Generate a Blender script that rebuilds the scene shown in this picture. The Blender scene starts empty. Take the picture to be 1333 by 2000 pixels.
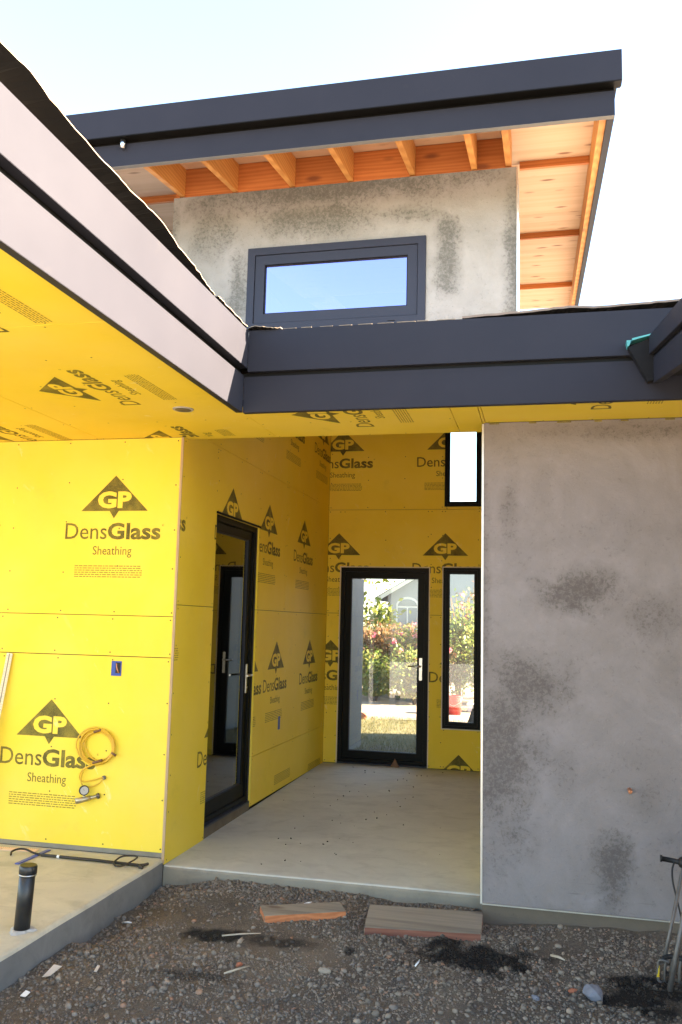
import bpy, bmesh, math, random
import numpy as np
from mathutils import Vector, Matrix

random.seed(7)
rng = np.random.default_rng(11)
S = bpy.context.scene
COL = S.collection

# ------------------------------------------------------------------ camera
cd = bpy.data.cameras.new('camera')
cam = bpy.data.objects.new('camera', cd)
COL.objects.link(cam)
YAW, PITCH, ROLL = 0.230671, 0.126306, 0.0243513
fw = Vector((-math.sin(YAW) * math.cos(PITCH), math.cos(YAW) * math.cos(PITCH), math.sin(PITCH)))
rt0 = Vector((math.cos(YAW), math.sin(YAW), 0))
up0 = rt0.cross(fw)
rt = rt0 * math.cos(ROLL) + up0 * math.sin(ROLL)
up = -rt0 * math.sin(ROLL) + up0 * math.cos(ROLL)
m = Matrix((rt, up, -fw)).transposed().to_4x4()
m.translation = Vector((0, -5.35, 1.54))
cam.matrix_world = m
cd.sensor_fit = 'VERTICAL'
cd.sensor_height = 36.0
cd.sensor_width = 24.0
cd.lens = 1706.6 / 2000 * 36
cd.clip_start = 0.05
cd.clip_end = 800
S.camera = cam

# ------------------------------------------------------------------ light
SUN = Vector((0.98, 0.215, 0.45)).normalized()
EL = math.asin(SUN.z)
AZ = math.atan2(SUN.x, SUN.y)
w = bpy.data.worlds.new('World')
S.world = w
w.use_nodes = True
wn = w.node_tree
sky = wn.nodes.new('ShaderNodeTexSky')
sky.sky_type = 'NISHITA'
sky.sun_disc = False
sky.sun_elevation = EL
sky.sun_rotation = AZ
sky.air_density = 1.0
sky.dust_density = 1.0
sky.ozone_density = 1.0
bg = wn.nodes['Background']
wn.links.new(sky.outputs[0], bg.inputs[0])
bg.inputs[1].default_value = 0.060
sl = bpy.data.lights.new('sun', 'SUN')
sl.energy = 5.0
sl.angle = math.radians(0.53)
sl.color = (1.0, 0.79, 0.57)
so = bpy.data.objects.new('sun', sl)
so.rotation_euler = (-SUN).to_track_quat('-Z', 'Y').to_euler()
so.location = SUN * 40
COL.objects.link(so)
S.view_settings.view_transform = 'Standard'
S.view_settings.look = 'None'
S.view_settings.exposure = 4.03
S.view_settings.gamma = 1.0
S.view_settings.use_curve_mapping = False
S.cycles.use_denoising = True
S.cycles.max_bounces = 10
S.cycles.diffuse_bounces = 6
S.cycles.transparent_max_bounces = 12
S.cycles.caustics_reflective = False
S.cycles.caustics_refractive = False
S.cycles.sample_clamp_indirect = 8


# ------------------------------------------------------------------ materials
class NT:
    def __init__(s, name):
        s.m = bpy.data.materials.new(name)
        s.m.use_nodes = True
        s.t = s.m.node_tree
        s.b = s.t.nodes['Principled BSDF']
        s.out = s.t.nodes['Material Output']

    def n(s, typ, **kw):
        x = s.t.nodes.new(typ)
        for k, v in kw.items():
            if k in x.bl_rna.properties and k not in ('inputs',):
                setattr(x, k, v)
            else:
                x.inputs[k].default_value = v
        return x

    def l(s, a, b):
        s.t.links.new(a, b)

    def coord(s, scale=(1, 1, 1), rot=(0, 0, 0)):
        c = s.n('ShaderNodeNewGeometry')
        mp = s.n('ShaderNodeMapping')
        mp.inputs['Scale'].default_value = scale
        mp.inputs['Rotation'].default_value = rot
        s.l(c.outputs['Position'], mp.inputs[0])
        return mp.outputs[0]

    def noise(s, vec, scale, detail=4, rough=.55, dist=0.0):
        x = s.n('ShaderNodeTexNoise')
        x.inputs['Scale'].default_value = scale
        x.inputs['Detail'].default_value = detail
        x.inputs['Roughness'].default_value = rough
        x.inputs['Distortion'].default_value = dist
        s.l(vec, x.inputs['Vector'])
        return x.outputs['Fac']

    def ramp(s, fac, stops, interp='LINEAR'):
        r = s.n('ShaderNodeValToRGB')
        r.color_ramp.interpolation = interp
        e = r.color_ramp.elements
        while len(e) < len(stops):
            e.new(0.5)
        for i, (p, c) in enumerate(stops):
            e[i].position = p
            e[i].color = (c if len(c) == 4 else tuple(c) + (1,)) if not isinstance(c, (int, float)) else (c, c, c, 1)
        s.l(fac, r.inputs[0])
        return r.outputs[0]

    def mix(s, fac, a, b, mode='MIX'):
        x = s.n('ShaderNodeMix', data_type='RGBA', blend_type=mode)
        for sock, v in ((x.inputs[0], fac), (x.inputs[6], a), (x.inputs[7], b)):
            if isinstance(v, (int, float)):
                sock.default_value = v
            elif isinstance(v, tuple):
                sock.default_value = v if len(v) == 4 else v + (1,)
            else:
                s.l(v, sock)
        return x.outputs[2]

    def math(s, op, a, b=0.0):
        x = s.n('ShaderNodeMath', operation=op)
        for sock, v in ((x.inputs[0], a), (x.inputs[1], b)):
            if isinstance(v, (int, float)):
                sock.default_value = v
            else:
                s.l(v, sock)
        return x.outputs[0]

    def bump(s, h, strength=.3, dist=.01):
        x = s.n('ShaderNodeBump')
        x.inputs['Strength'].default_value = strength
        x.inputs['Distance'].default_value = dist
        s.l(h, x.inputs['Height'])
        s.l(x.outputs[0], s.b.inputs['Normal'])

    def col(s, c):
        if isinstance(c, tuple):
            s.b.inputs['Base Color'].default_value = c + (1,)
        else:
            s.l(c, s.b.inputs['Base Color'])

    def set(s, rough=.5, spec=.5, metal=0.0):
        if isinstance(rough, (int, float)):
            s.b.inputs['Roughness'].default_value = rough
        else:
            s.l(rough, s.b.inputs['Roughness'])
        s.b.inputs['Specular IOR Level'].default_value = spec
        s.b.inputs['Metallic'].default_value = metal
        return s.m


def plain(name, c, rough=.5, spec=.5, metal=0.0, vary=.15, scale=30):
    t = NT(name)
    v = t.coord()
    f = t.noise(v, scale, 5)
    a = tuple(x * (1 - vary) for x in c)
    b = tuple(min(1, x * (1 + vary)) for x in c)
    t.col(t.mix(f, a, b))
    return t.set(rough, spec, metal)


def mat_yellow():
    t = NT('yellow_sheathing')
    v = t.coord()
    big = t.noise(v, 1.3, 5)
    fine = t.noise(v, 260, 2)
    c = t.ramp(big, [(.3, (.77, .56, .030)), (.7, (.84, .625, .048))])
    c = t.mix(t.math('MULTIPLY', fine, .10), c, (.55, .42, .05))
    # chalky scuffs and smears
    sv = t.coord((1.0, 1.0, 1.0), (0.5, .6, .3))
    mp = t.n('ShaderNodeMapping')
    mp.inputs['Scale'].default_value = (9, 9, 1.1)
    t.l(sv, mp.inputs[0])
    sc = t.noise(mp.outputs[0], 1.2, 6, .65, .3)
    msk = t.ramp(sc, [(.63, 0.0), (.74, 1.0)])
    g = t.ramp(t.noise(v, .9, 3), [(.48, 0.0), (.66, 1.0)])
    c = t.mix(t.math('MULTIPLY', t.math('MULTIPLY', msk, g), .7), c, (.84, .76, .50))
    du = t.ramp(t.noise(v, 1.1, 6, .6, .5), [(.4, 0.0), (.72, 1.0)])
    c = t.mix(t.math('MULTIPLY', du, .16), c, (.84, .66, .30))
    # a little grime
    gr = t.ramp(t.noise(v, 3.1, 7, .7), [(.6, 0.0), (.8, 1.0)])
    c = t.mix(t.math('MULTIPLY', gr, .3), c, (.42, .33, .06))
    t.col(c)
    t.bump(t.noise(v, 420, 2), .12, .002)
    return t.set(.62, .3)


def mat_print():
    t = NT('print_ink')
    v = t.coord()
    f = t.noise(v, 330, 3, .7)
    g = t.noise(v, 9, 3)
    k = t.ramp(t.math('ADD', t.math('MULTIPLY', f, .7), t.math('MULTIPLY', g, .45)), [(.5, 0.0), (.72, 1.0)])
    t.col(t.mix(k, (.075, .064, .014), (.30, .235, .03)))
    return t.set(.65, .25)


def mat_stucco(name, light, dark, warm, zones, base_zone=0.0, grit=.5):
    """cement coat: even base, dark grit whose density follows damp zones (x, z, rx, rz, weight) on the wall"""
    t = NT(name)
    v = t.coord()
    sp = t.n('ShaderNodeSeparateXYZ')
    t.l(v, sp.inputs[0])
    wob = t.noise(v, 3.4, 6, .62, .6)
    wob2 = t.noise(v, 11, 5, .65, .4)
    w_ = t.math('ADD', t.math('MULTIPLY', t.math('SUBTRACT', wob, .5), 1.5), t.math('MULTIPLY', t.math('SUBTRACT', wob2, .5), .6))
    tot = None
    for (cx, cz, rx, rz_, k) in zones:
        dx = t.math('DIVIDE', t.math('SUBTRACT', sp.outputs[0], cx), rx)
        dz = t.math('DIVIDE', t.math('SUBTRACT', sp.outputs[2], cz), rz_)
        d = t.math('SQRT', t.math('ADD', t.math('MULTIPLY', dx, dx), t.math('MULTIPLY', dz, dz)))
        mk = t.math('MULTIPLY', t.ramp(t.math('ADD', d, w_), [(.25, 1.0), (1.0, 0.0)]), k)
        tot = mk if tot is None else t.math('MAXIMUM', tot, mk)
    gen = t.ramp(t.noise(v, 1.7, 6, .65, .7), [(.42, 0.0), (.75, .55)])
    tot = t.math('MAXIMUM', tot, gen)
    tot = t.math('ADD', tot, base_zone)
    base = t.mix(t.ramp(t.noise(v, .8, 4, .6), [(.35, 0.0), (.65, 1.0)]), light, warm)
    # soft trowel sweeps
    sw = t.n('ShaderNodeTexNoise')
    sw.inputs['Scale'].default_value = 2.1
    sw.inputs['Detail'].default_value = 7
    sw.inputs['Roughness'].default_value = .6
    sw.inputs['Distortion'].default_value = 2.2
    t.l(v, sw.inputs['Vector'])
    base = t.mix(t.math('MULTIPLY', t.ramp(sw.outputs['Fac'], [(.45, 0.0), (.7, 1.0)]), .5), base, tuple(min(1, x * 1.22) for x in light))
    # faint trowel arcs
    wv = t.n('ShaderNodeTexWave', wave_type='RINGS', rings_direction='Y')
    wv.inputs['Scale'].default_value = 1.4
    wv.inputs['Distortion'].default_value = 18.0
    wv.inputs['Detail'].default_value = 5
    wv.inputs['Detail Scale'].default_value = .8
    t.l(v, wv.inputs['Vector'])
    base = t.mix(t.math('MULTIPLY', t.ramp(wv.outputs['Fac'], [(.35, 0.0), (.9, 1.0)]), .09), base, tuple(x * .72 for x in warm))
    # broad tone of the damp zones, then grit
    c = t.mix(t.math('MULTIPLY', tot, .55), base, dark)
    gr = t.noise(v, 46, 7, .72, .5)
    gr2 = t.noise(v, 130, 3, .7)
    g = t.math('ADD', t.math('ADD', t.math('MULTIPLY', gr, .75), t.math('MULTIPLY', gr2, .25)), t.math('MULTIPLY', tot, .20))
    c = t.mix(t.math('MULTIPLY', t.ramp(g, [(.60, 0.0), (.73, 1.0)]), grit), c, tuple(x * .75 for x in dark))
    # pale lime bloom specks
    c = t.mix(t.math('MULTIPLY', t.ramp(t.noise(v, 75, 5, .7), [(.62, 0.0), (.72, 1.0)]), .3), c, tuple(min(1, x * 1.5) for x in light))
    # a few fine scratches
    sc = t.n('ShaderNodeMapping')
    sc.inputs['Rotation'].default_value = (0, .7, 0)
    sc.inputs['Scale'].default_value = (2.0, 1, 40)
    t.l(v, sc.inputs[0])
    sm = t.math('MULTIPLY', t.ramp(t.noise(sc.outputs[0], 2.0, 3, .5), [(.70, 0.0), (.76, 1.0)]), t.ramp(t.noise(v, 3, 2), [(.5, 0.0), (.65, 1.0)]))
    c = t.mix(t.math('MULTIPLY', sm, .4), c, dark)
    t.col(c)
    t.bump(t.math('ADD', t.math('MULTIPLY', gr, .9), t.math('MULTIPLY', sw.outputs['Fac'], .8)), .7, .008)
    return t.set(.85, .2)


def mat_concrete(name, a, b, d, edge=None):
    t = NT(name)
    v = t.coord()
    big = t.noise(v, 1.5, 6, .6, .5)
    c = t.mix(t.ramp(big, [(.32, 0.0), (.68, 1.0)]), a, b)
    st = t.n('ShaderNodeMapping')
    st.inputs['Scale'].default_value = (1.6, 2.6, 2.6)
    t.l(v, st.inputs[0])
    tr = t.ramp(t.noise(st.outputs[0], 2.3, 6, .65, .5), [(.5, 0.0), (.72, 1.0)])
    c = t.mix(t.math('MULTIPLY', tr, .6), c, d)
    bl = t.ramp(t.noise(v, 4.3, 7, .7, 1.0), [(.55, 0.0), (.72, 1.0)])
    c = t.mix(t.math('MULTIPLY', bl, .35), c, tuple(x * .8 for x in d))
    pw = t.ramp(t.noise(v, 3.1, 6, .65, .6), [(.58, 0.0), (.75, 1.0)])
    c = t.mix(t.math('MULTIPLY', pw, .4), c, tuple(min(1, x * 1.2) for x in a))
    sp = t.ramp(t.noise(v, 60, 4, .7), [(.62, 0.0), (.72, 1.0)])
    c = t.mix(t.math('MULTIPLY', sp, .35), c, tuple(x * .5 for x in d))
    t.col(c)
    t.bump(t.noise(v, 70, 5, .7), .25, .004)
    return t.set(.72, .35)


def mat_wood(name, a, b, knot, axis='x', scale=1.0, knots=True, kscale=None):
    t = NT(name)
    long = {'x': (.55, 9, 9), 'y': (9, .55, 9), 'z': (9, 9, .55)}[axis]
    v = t.coord(tuple(x * scale for x in long))
    info = t.n('ShaderNodeObjectInfo')
    off = t.n('ShaderNodeVectorMath', operation='ADD')
    sc = t.n('ShaderNodeVectorMath', operation='SCALE')
    cmb = t.n('ShaderNodeCombineXYZ')
    for i in range(3):
        t.l(info.outputs['Random'], cmb.inputs[i])
    t.l(cmb.outputs[0], sc.inputs[0])
    sc.inputs['Scale'].default_value = 23.0
    t.l(v, off.inputs[0])
    t.l(sc.outputs[0], off.inputs[1])
    vv = off.outputs[0]
    g = t.noise(vv, 3.0, 6, .62, 1.3)
    wv = t.n('ShaderNodeTexWave', wave_type='BANDS', bands_direction={'x': 'Z', 'y': 'Z', 'z': 'X'}[axis])
    wv.inputs['Scale'].default_value = 1.3
    wv.inputs['Distortion'].default_value = 7.0
    wv.inputs['Detail'].default_value = 3
    t.l(vv, wv.inputs['Vector'])
    f = t.math('ADD', t.math('MULTIPLY', g, .7), t.math('MULTIPLY', wv.outputs['Fac'], .3))
    c = t.ramp(f, [(.3, b), (.7, a)])
    # board to board variation
    hv = t.n('ShaderNodeHueSaturation')
    mr = t.n('ShaderNodeMapRange')
    t.l(info.outputs['Random'], mr.inputs[0])
    mr.inputs[3].default_value = .82
    mr.inputs[4].default_value = 1.15
    t.l(mr.outputs[0], hv.inputs['Value'])
    t.l(c, hv.inputs['Color'])
    c = hv.outputs[0]
    if knots:
        kv = t.coord(kscale or {'x': (3.2, 8, 8), 'y': (8, 3.2, 8), 'z': (8, 8, 3.2)}[axis])
        o2 = t.n('ShaderNodeVectorMath', operation='ADD')
        t.l(kv, o2.inputs[0])
        t.l(sc.outputs[0], o2.inputs[1])
        vo = t.n('ShaderNodeTexVoronoi', voronoi_dimensions='3D')
        vo.inputs['Scale'].default_value = .85
        vo.inputs['Randomness'].default_value = 1.0
        t.l(o2.outputs[0], vo.inputs['Vector'])
        km = t.ramp(vo.outputs['Distance'], [(.07, 1.0), (.19, 0.0)])
        c = t.mix(t.math('MULTIPLY', km, .85), c, knot)
    t.col(c)
    t.bump(g, .15, .003)
    return t.set(.6, .3)


def mat_fascia():
    t = NT('dark_fascia_paint')
    v = t.coord()
    f = t.noise(v, 2.2, 6, .65)
    fine = t.noise(v, 180, 3, .7)
    c = t.ramp(f, [(.3, (.0240, .0250, .0330)), (.7, (.0275, .0284, .0370))])
    c = t.mix(t.math('MULTIPLY', t.ramp(t.noise(v, 7, 6, .7), [(.62, 0.0), (.8, 1.0)]), .4), c, (.045, .043, .043))
    t.col(c)
    t.bump(fine, .06, .002)
    return t.set(t.math('ADD', t.math('MULTIPLY', f, .12), .46), .08)


def mat_glass(name, refl, tint=(.93, .97, .95), haze=0.0, ior=1.5, fm=1.3, gcol=(.95, .97, 1.0)):
    t = NT(name)
    t.t.nodes.remove(t.b)
    tr = t.n('ShaderNodeBsdfTransparent')
    tr.inputs[0].default_value = tint + (1,)
    gl = t.n('ShaderNodeBsdfGlossy')
    gl.inputs['Roughness'].default_value = 0.0
    gl.inputs[0].default_value = gcol + (1,)
    fr = t.n('ShaderNodeFresnel')
    fr.inputs[0].default_value = ior
    fac = t.math('MINIMUM', t.math('ADD', t.math('MULTIPLY', fr.outputs[0], fm), refl), 1.0)
    base = tr.outputs[0]
    if haze:
        df = t.n('ShaderNodeBsdfTranslucent')
        df.inputs[0].default_value = (.8, .82, .82, 1)
        d2 = t.n('ShaderNodeBsdfDiffuse')
        d2.inputs[0].default_value = (.7, .7, .68, 1)
        ad = t.n('ShaderNodeMixShader')
        t.l(df.outputs[0], ad.inputs[1])
        t.l(d2.outputs[0], ad.inputs[2])
        mh = t.n('ShaderNodeMixShader')
        v = t.coord()
        t.l(t.math('MULTIPLY', t.ramp(t.noise(v, 2.5, 6, .65), [(.3, .4), (.7, 1.0)]), haze), mh.inputs[0])
        t.l(base, mh.inputs[1])
        t.l(ad.outputs[0], mh.inputs[2])
        base = mh.outputs[0]
    mx = t.n('ShaderNodeMixShader')
    t.l(fac, mx.inputs[0])
    t.l(base, mx.inputs[1])
    t.l(gl.outputs[0], mx.inputs[2])
    t.l(mx.outputs[0], t.out.inputs[0])
    return t.m


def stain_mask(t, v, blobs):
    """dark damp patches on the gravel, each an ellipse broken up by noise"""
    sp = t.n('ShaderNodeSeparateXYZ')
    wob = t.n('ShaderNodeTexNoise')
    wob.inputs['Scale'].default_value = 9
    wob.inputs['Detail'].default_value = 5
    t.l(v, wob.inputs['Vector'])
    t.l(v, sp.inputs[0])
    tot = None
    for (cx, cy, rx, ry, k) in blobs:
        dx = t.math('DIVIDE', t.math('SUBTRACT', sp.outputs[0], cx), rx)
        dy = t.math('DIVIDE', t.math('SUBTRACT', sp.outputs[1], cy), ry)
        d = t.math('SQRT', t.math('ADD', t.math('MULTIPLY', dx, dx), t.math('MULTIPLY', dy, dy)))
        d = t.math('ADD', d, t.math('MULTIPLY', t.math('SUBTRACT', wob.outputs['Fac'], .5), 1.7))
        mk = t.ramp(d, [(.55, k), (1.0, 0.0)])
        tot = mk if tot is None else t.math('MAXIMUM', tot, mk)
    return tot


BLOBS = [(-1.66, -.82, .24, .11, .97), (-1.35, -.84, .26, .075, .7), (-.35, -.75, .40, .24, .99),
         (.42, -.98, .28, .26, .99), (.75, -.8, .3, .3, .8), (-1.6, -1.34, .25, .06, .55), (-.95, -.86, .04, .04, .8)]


def mat_gravel(name, pebble):
    t = NT(name)
    v = t.coord()
    if pebble:
        g = t.n('ShaderNodeNewGeometry')
        c = t.ramp(g.outputs['Random Per Island'],
                   [(0, (.088, .068, .050)), (.35, (.150, .120, .090)), (.62, (.215, .175, .132)), (.80, (.275, .225, .168)),
                    (.90, (.165, .14, .122)), (.955, (.34, .28, .205)), (.985, (.33, .17, .095))], 'LINEAR')
        c = t.mix(t.math('MULTIPLY', t.noise(v, 220, 3), .4), c, (.15, .135, .12))
    else:
        f = t.noise(v, 90, 6, .75)
        c = t.ramp(f, [(.3, (.062, .049, .037)), (.55, (.135, .109, .083)), (.75, (.21, .173, .133))])
    big = t.ramp(t.noise(v, 2.3, 5, .6, .6), [(.45, 0.0), (.7, 1.0)])
    c = t.mix(t.math('MULTIPLY', big, .5), c, (.23, .18, .128))
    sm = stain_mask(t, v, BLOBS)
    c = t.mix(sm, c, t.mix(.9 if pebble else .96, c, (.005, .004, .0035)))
    t.col(c)
    if not pebble:
        t.bump(t.noise(v, 120, 5, .75), .8, .012)
    return t.set(.88, .25)


def mat_leaf(name, a, b, c3):
    t = NT(name)
    g = t.n('ShaderNodeNewGeometry')
    c = t.ramp(g.outputs['Random Per Island'], [(0, a), (.5, b), (1, c3)])
    t.col(c)
    t.set(.55, .3)
    tl = t.n('ShaderNodeBsdfTranslucent')
    t.l(c, tl.inputs[0])
    mx = t.n('ShaderNodeMixShader')
    mx.inputs[0].default_value = .4
    t.l(t.b.outputs[0], mx.inputs[1])
    t.l(tl.outputs[0], mx.inputs[2])
    t.l(mx.outputs[0], t.out.inputs[0])
    return t.m


M = {}
M['yellow'] = mat_yellow()
M['ink'] = mat_print()
M['stucco'] = mat_stucco('grey_stucco', (.255, .233, .232), (.092, .078, .069), (.24, .212, .198), [(.20, 1.74, .42, .20, 1.0), (-.26, .85, .34, .75, .95), (-.12, 1.22, .36, .34, .9), (.36, .22, .18, .30, 1.0), (.55, 1.62, .25, .2, .6), (-.2, 2.2, .10, .45, .55), (.55, .62, .14, .2, .5), (.1, .75, .16, .25, .45), (.5, 2.68, .9, .08, .6), (-.34, 1.6, .05, 1.3, .6), (1.3, 1.2, .5, .6, .7)], .0, .5)
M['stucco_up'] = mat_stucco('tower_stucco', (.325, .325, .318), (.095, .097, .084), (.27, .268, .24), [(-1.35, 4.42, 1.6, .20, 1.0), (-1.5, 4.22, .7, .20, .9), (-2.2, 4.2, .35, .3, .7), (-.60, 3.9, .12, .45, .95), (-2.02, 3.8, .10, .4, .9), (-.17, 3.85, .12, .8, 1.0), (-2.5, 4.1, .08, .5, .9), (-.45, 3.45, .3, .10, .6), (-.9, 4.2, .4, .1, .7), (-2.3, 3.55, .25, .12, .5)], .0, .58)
M['stucco_back'] = plain('pale_stucco', (.17, .185, .19), .85, .2, vary=.2, scale=6)
M['slab'] = mat_concrete('slab_concrete', (.57, .555, .48), (.47, .46, .405), (.36, .348, .30))
M['patio'] = mat_concrete('patio_concrete', (.57, .52, .39), (.46, .425, .33), (.33, .30, .225))
M['footing'] = mat_concrete('footing_concrete', (.165, .13, .092), (.12, .096, .07), (.08, .066, .05))
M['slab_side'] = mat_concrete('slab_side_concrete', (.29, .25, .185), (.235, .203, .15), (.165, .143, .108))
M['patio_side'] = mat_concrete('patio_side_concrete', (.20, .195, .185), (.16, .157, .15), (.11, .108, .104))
M['fascia'] = mat_fascia()
M['fascia_under'] = plain('fascia_edge_grey', (.15, .15, .14), .7)
M['fir_y'] = mat_wood('fir_rafter', (.62, .30, .085), (.48, .20, .05), (.22, .08, .03), 'y')
M['fir_x'] = mat_wood('fir_blocking', (.50, .18, .05), (.38, .12, .032), (.16, .05, .02), 'x')
M['ply'] = mat_wood('plywood', (.64, .46, .31), (.56, .385, .24), (.13, .04, .012), 'x', .6, kscale=(3.4, 8.5, 0))
M['pine_z'] = mat_wood('pine_strip', (.50, .36, .22), (.38, .26, .15), (.2, .1, .05), 'z', 1, False)
M['offcut'] = mat_wood('offcut_face', (.31, .262, .198), (.185, .152, .115), (.10, .06, .04), 'x', 1)
M['redwood'] = mat_wood('offcut_edge', (.58, .22, .085), (.42, .145, .055), (.2, .07, .03), 'x', 1, False)
M['redwood2'] = mat_wood('offcut_edge_dark', (.26, .105, .065), (.18, .07, .045), (.1, .04, .03), 'x', 1, False)
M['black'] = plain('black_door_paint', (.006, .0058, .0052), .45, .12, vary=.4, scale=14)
M['window_frame'] = plain('window_frame_paint', (.028, .032, .048), .45, .22, vary=.06, scale=4)
M['dark_void'] = plain('dark_backing', (.03, .027, .024), .9)
M['interior'] = plain('unfinished_interior', (.06, .06, .06), .9)
M['felt'] = plain('black_roofing_felt', (.0055, .005, .005), .8, .3, vary=.3)
M['felt_brown'] = plain('brown_underlay', (.20, .155, .125), .85, .2, vary=.3, scale=9)
M['ink_fine'] = plain('faint_ink', (.30, .225, .03), .65, .25, vary=.3, scale=300)
M['deck'] = plain('bounce_roof_deck', (.36, .32, .28), .8, .2, vary=.12, scale=5)  # kept pale so the roof top bounces light up under the tower eave
M['bounce_tone'] = mat_concrete('bounce_concrete', (.50, .47, .41), (.44, .415, .37), (.34, .32, .28))  # colour of the added bounce surface behind the camera
M['felt_edge'] = plain('tan_felt_edge', (.22, .175, .13), .85, .2, vary=.5, scale=40)
M['paper'] = plain('torn_paper_edge', (.62, .55, .45), .8)
M['steel'] = plain('stainless_steel', (.55, .54, .51), .3, .5, 1.0, .1)
M['zinc'] = plain('galvanised_bead', (.62, .60, .55), .42, .5, .85, .12)
M['abs'] = plain('black_pipe_plastic', (.014, .014, .014), .4, .5, vary=.5, scale=40)
M['rust'] = plain('blackened_steel_bar', (.035, .028, .022), .6, .4, .3, .5)
M['bluebar'] = plain('blue_plastic', (.085, .11, .36), .5)
M['bluebox'] = plain('blue_box_plastic', (.012, .05, .30), .5)
M['tape'] = plain('blue_tape', (.08, .32, .55), .6)
M['hose'] = plain('yellow_hose_rubber', (.62, .36, .014), .45, .5, vary=.12)
M['hosewrap'] = plain('brown_tag', (.16, .075, .03), .6)
M['brass'] = plain('brass_fitting', (.45, .38, .24), .4, .5, .8)
M['dial'] = plain('gauge_face', (.36, .34, .30), .4)
M['copper'] = plain('copper_pipe', (.72, .32, .17), .38, .5, .9)
M['rulerwood'] = plain('ruler_wood', (.78, .53, .38), .6, vary=.12)
M['strip'] = plain('pale_metal_strip', (.60, .52, .36), .5, .5, .1)
M['strip_dark'] = plain('strip_groove', (.20, .17, .13), .7)
M['teal'] = plain('teal_flashing', (.07, .30, .28), .5)
M['white'] = plain('white_paint', (.75, .75, .73), .6)
M['paperwhite'] = plain('white_scrap', (.48, .43, .37), .8)
M['stick'] = plain('pale_splinter', (.42, .36, .27), .8)
M['rock'] = plain('blue_grey_rock', (.16, .165, .19), .85, .3, vary=.4, scale=25)
M['rocktan'] = plain('tan_stone', (.26, .22, .17), .85, .3, vary=.3, scale=30)
M['brick'] = plain('brick_chip', (.36, .13, .07), .9, .2)
M['grout'] = plain('pale_grout', (.38, .36, .33), .85)
M['red'] = plain('red_plastic', (.42, .03, .025), .45)
M['yellowpaint'] = plain('yellow_marking', (.65, .48, .03), .5)
M['toolmetal'] = plain('dirty_tool_metal', (.12, .11, .10), .5, .5, .6, .5)
M['grip'] = plain('black_rubber_grip', (.012, .012, .012), .6, .4)
M['ground'] = mat_gravel('gravel_ground', False)
M['pebble'] = mat_gravel('gravel_stones', True)
M['glass'] = mat_glass('clear_pane', .03, haze=.12)
M['glass_dark'] = mat_glass('reflective_pane', .02, (.7, .75, .73), fm=1.7)
M['glass_up'] = mat_glass('sky_reflecting_pane', .60, (.10, .12, .15), gcol=(.56, .54, .95))
M['lawn'] = plain('dry_lawn', (.11, .10, .045), .9, .2, vary=.5, scale=5)
M['blade'] = mat_leaf('grass_blades', (.06, .07, .022), (.11, .105, .035), (.20, .16, .07))
M['dirt'] = plain('pale_garden_dirt', (.24, .19, .14), .9, .2, vary=.3, scale=6)
M['leafg'] = mat_leaf('rose_leaves', (.06, .11, .02), (.13, .18, .03), (.22, .21, .05))
M['leafo'] = mat_leaf('rusty_leaves', (.09, .08, .02), (.17, .10, .03), (.26, .11, .05))
M['leaft'] = mat_leaf('tree_leaves', (.10, .14, .012), (.20, .23, .02), (.30, .30, .03))
M['leafd'] = mat_leaf('dark_tree_leaves', (.03, .05, .018), (.05, .075, .025), (.08, .1, .03))
M['petal'] = mat_leaf('rose_petals', (.55, .06, .12), (.65, .18, .22), (.7, .4, .35))
M['bark'] = plain('bark', (.11, .08, .055), .9, .2, vary=.4)
M['fence'] = plain('dark_fence_boards', (.075, .06, .05), .85, .2, vary=.3)
M['siding'] = plain('pale_siding', (.36, .38, .42), .8, .2, vary=.05)
M['roofing'] = plain('grey_shingles', (.13, .13, .15), .9, .2, vary=.3)
M['farglass'] = plain('far_window_glass', (.22, .25, .30), .15, .6)


# ------------------------------------------------------------------ mesh helpers
def finish(name, me, mats, parent=None, smooth=False):
    for mm in (mats if isinstance(mats, (list, tuple)) else [mats]):
        me.materials.append(M[mm] if isinstance(mm, str) else mm)
    if smooth:
        for p in me.polygons:
            p.use_smooth = True
    o = bpy.data.objects.new(name, me)
    COL.objects.link(o)
    if parent is not None:
        r = parent
        loc = Vector((0, 0, 0))
        while r is not None:
            loc += r.location
            r = r.parent
        me.transform(Matrix.Translation(-loc))
        o.parent = parent
    else:
        vs = [v.co for v in me.vertices]
        lo = Vector((min(v.x for v in vs), min(v.y for v in vs), min(v.z for v in vs)))
        hi = Vector((max(v.x for v in vs), max(v.y for v in vs), max(v.z for v in vs)))
        base = Vector(((lo.x + hi.x) / 2, (lo.y + hi.y) / 2, lo.z))
        me.transform(Matrix.Translation(-base))
        o.location = base
    return o


def obj(name, bm, mats, parent=None, smooth=False, bevel=0.0):
    if bevel:
        bmesh.ops.bevel(bm, geom=[e for e in bm.edges], offset=bevel, segments=2, affect='EDGES', clamp_overlap=True)
    bmesh.ops.recalc_face_normals(bm, faces=bm.faces)
    me = bpy.data.meshes.new(name)
    bm.to_mesh(me)
    bm.free()
    return finish(name, me, mats, parent, smooth)


def pydata(name, v, f, mats, parent=None, smooth=False):
    me = bpy.data.meshes.new(name)
    me.from_pydata(v, [], f)
    me.update()
    return finish(name, me, mats, parent, smooth)


def thing(name, label, cat, loc=(0, 0, 0), group=None):
    o = bpy.data.objects.new(name, None)
    o.empty_display_size = .1
    COL.objects.link(o)
    o.location = loc
    return tag(o, label, cat, group)


def tag(o, label=None, cat=None, group=None, kind=None):
    if label:
        o['label'] = label
    if cat:
        o['category'] = cat
    if group:
        o['group'] = group
    if kind:
        o['kind'] = kind
    return o


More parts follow.
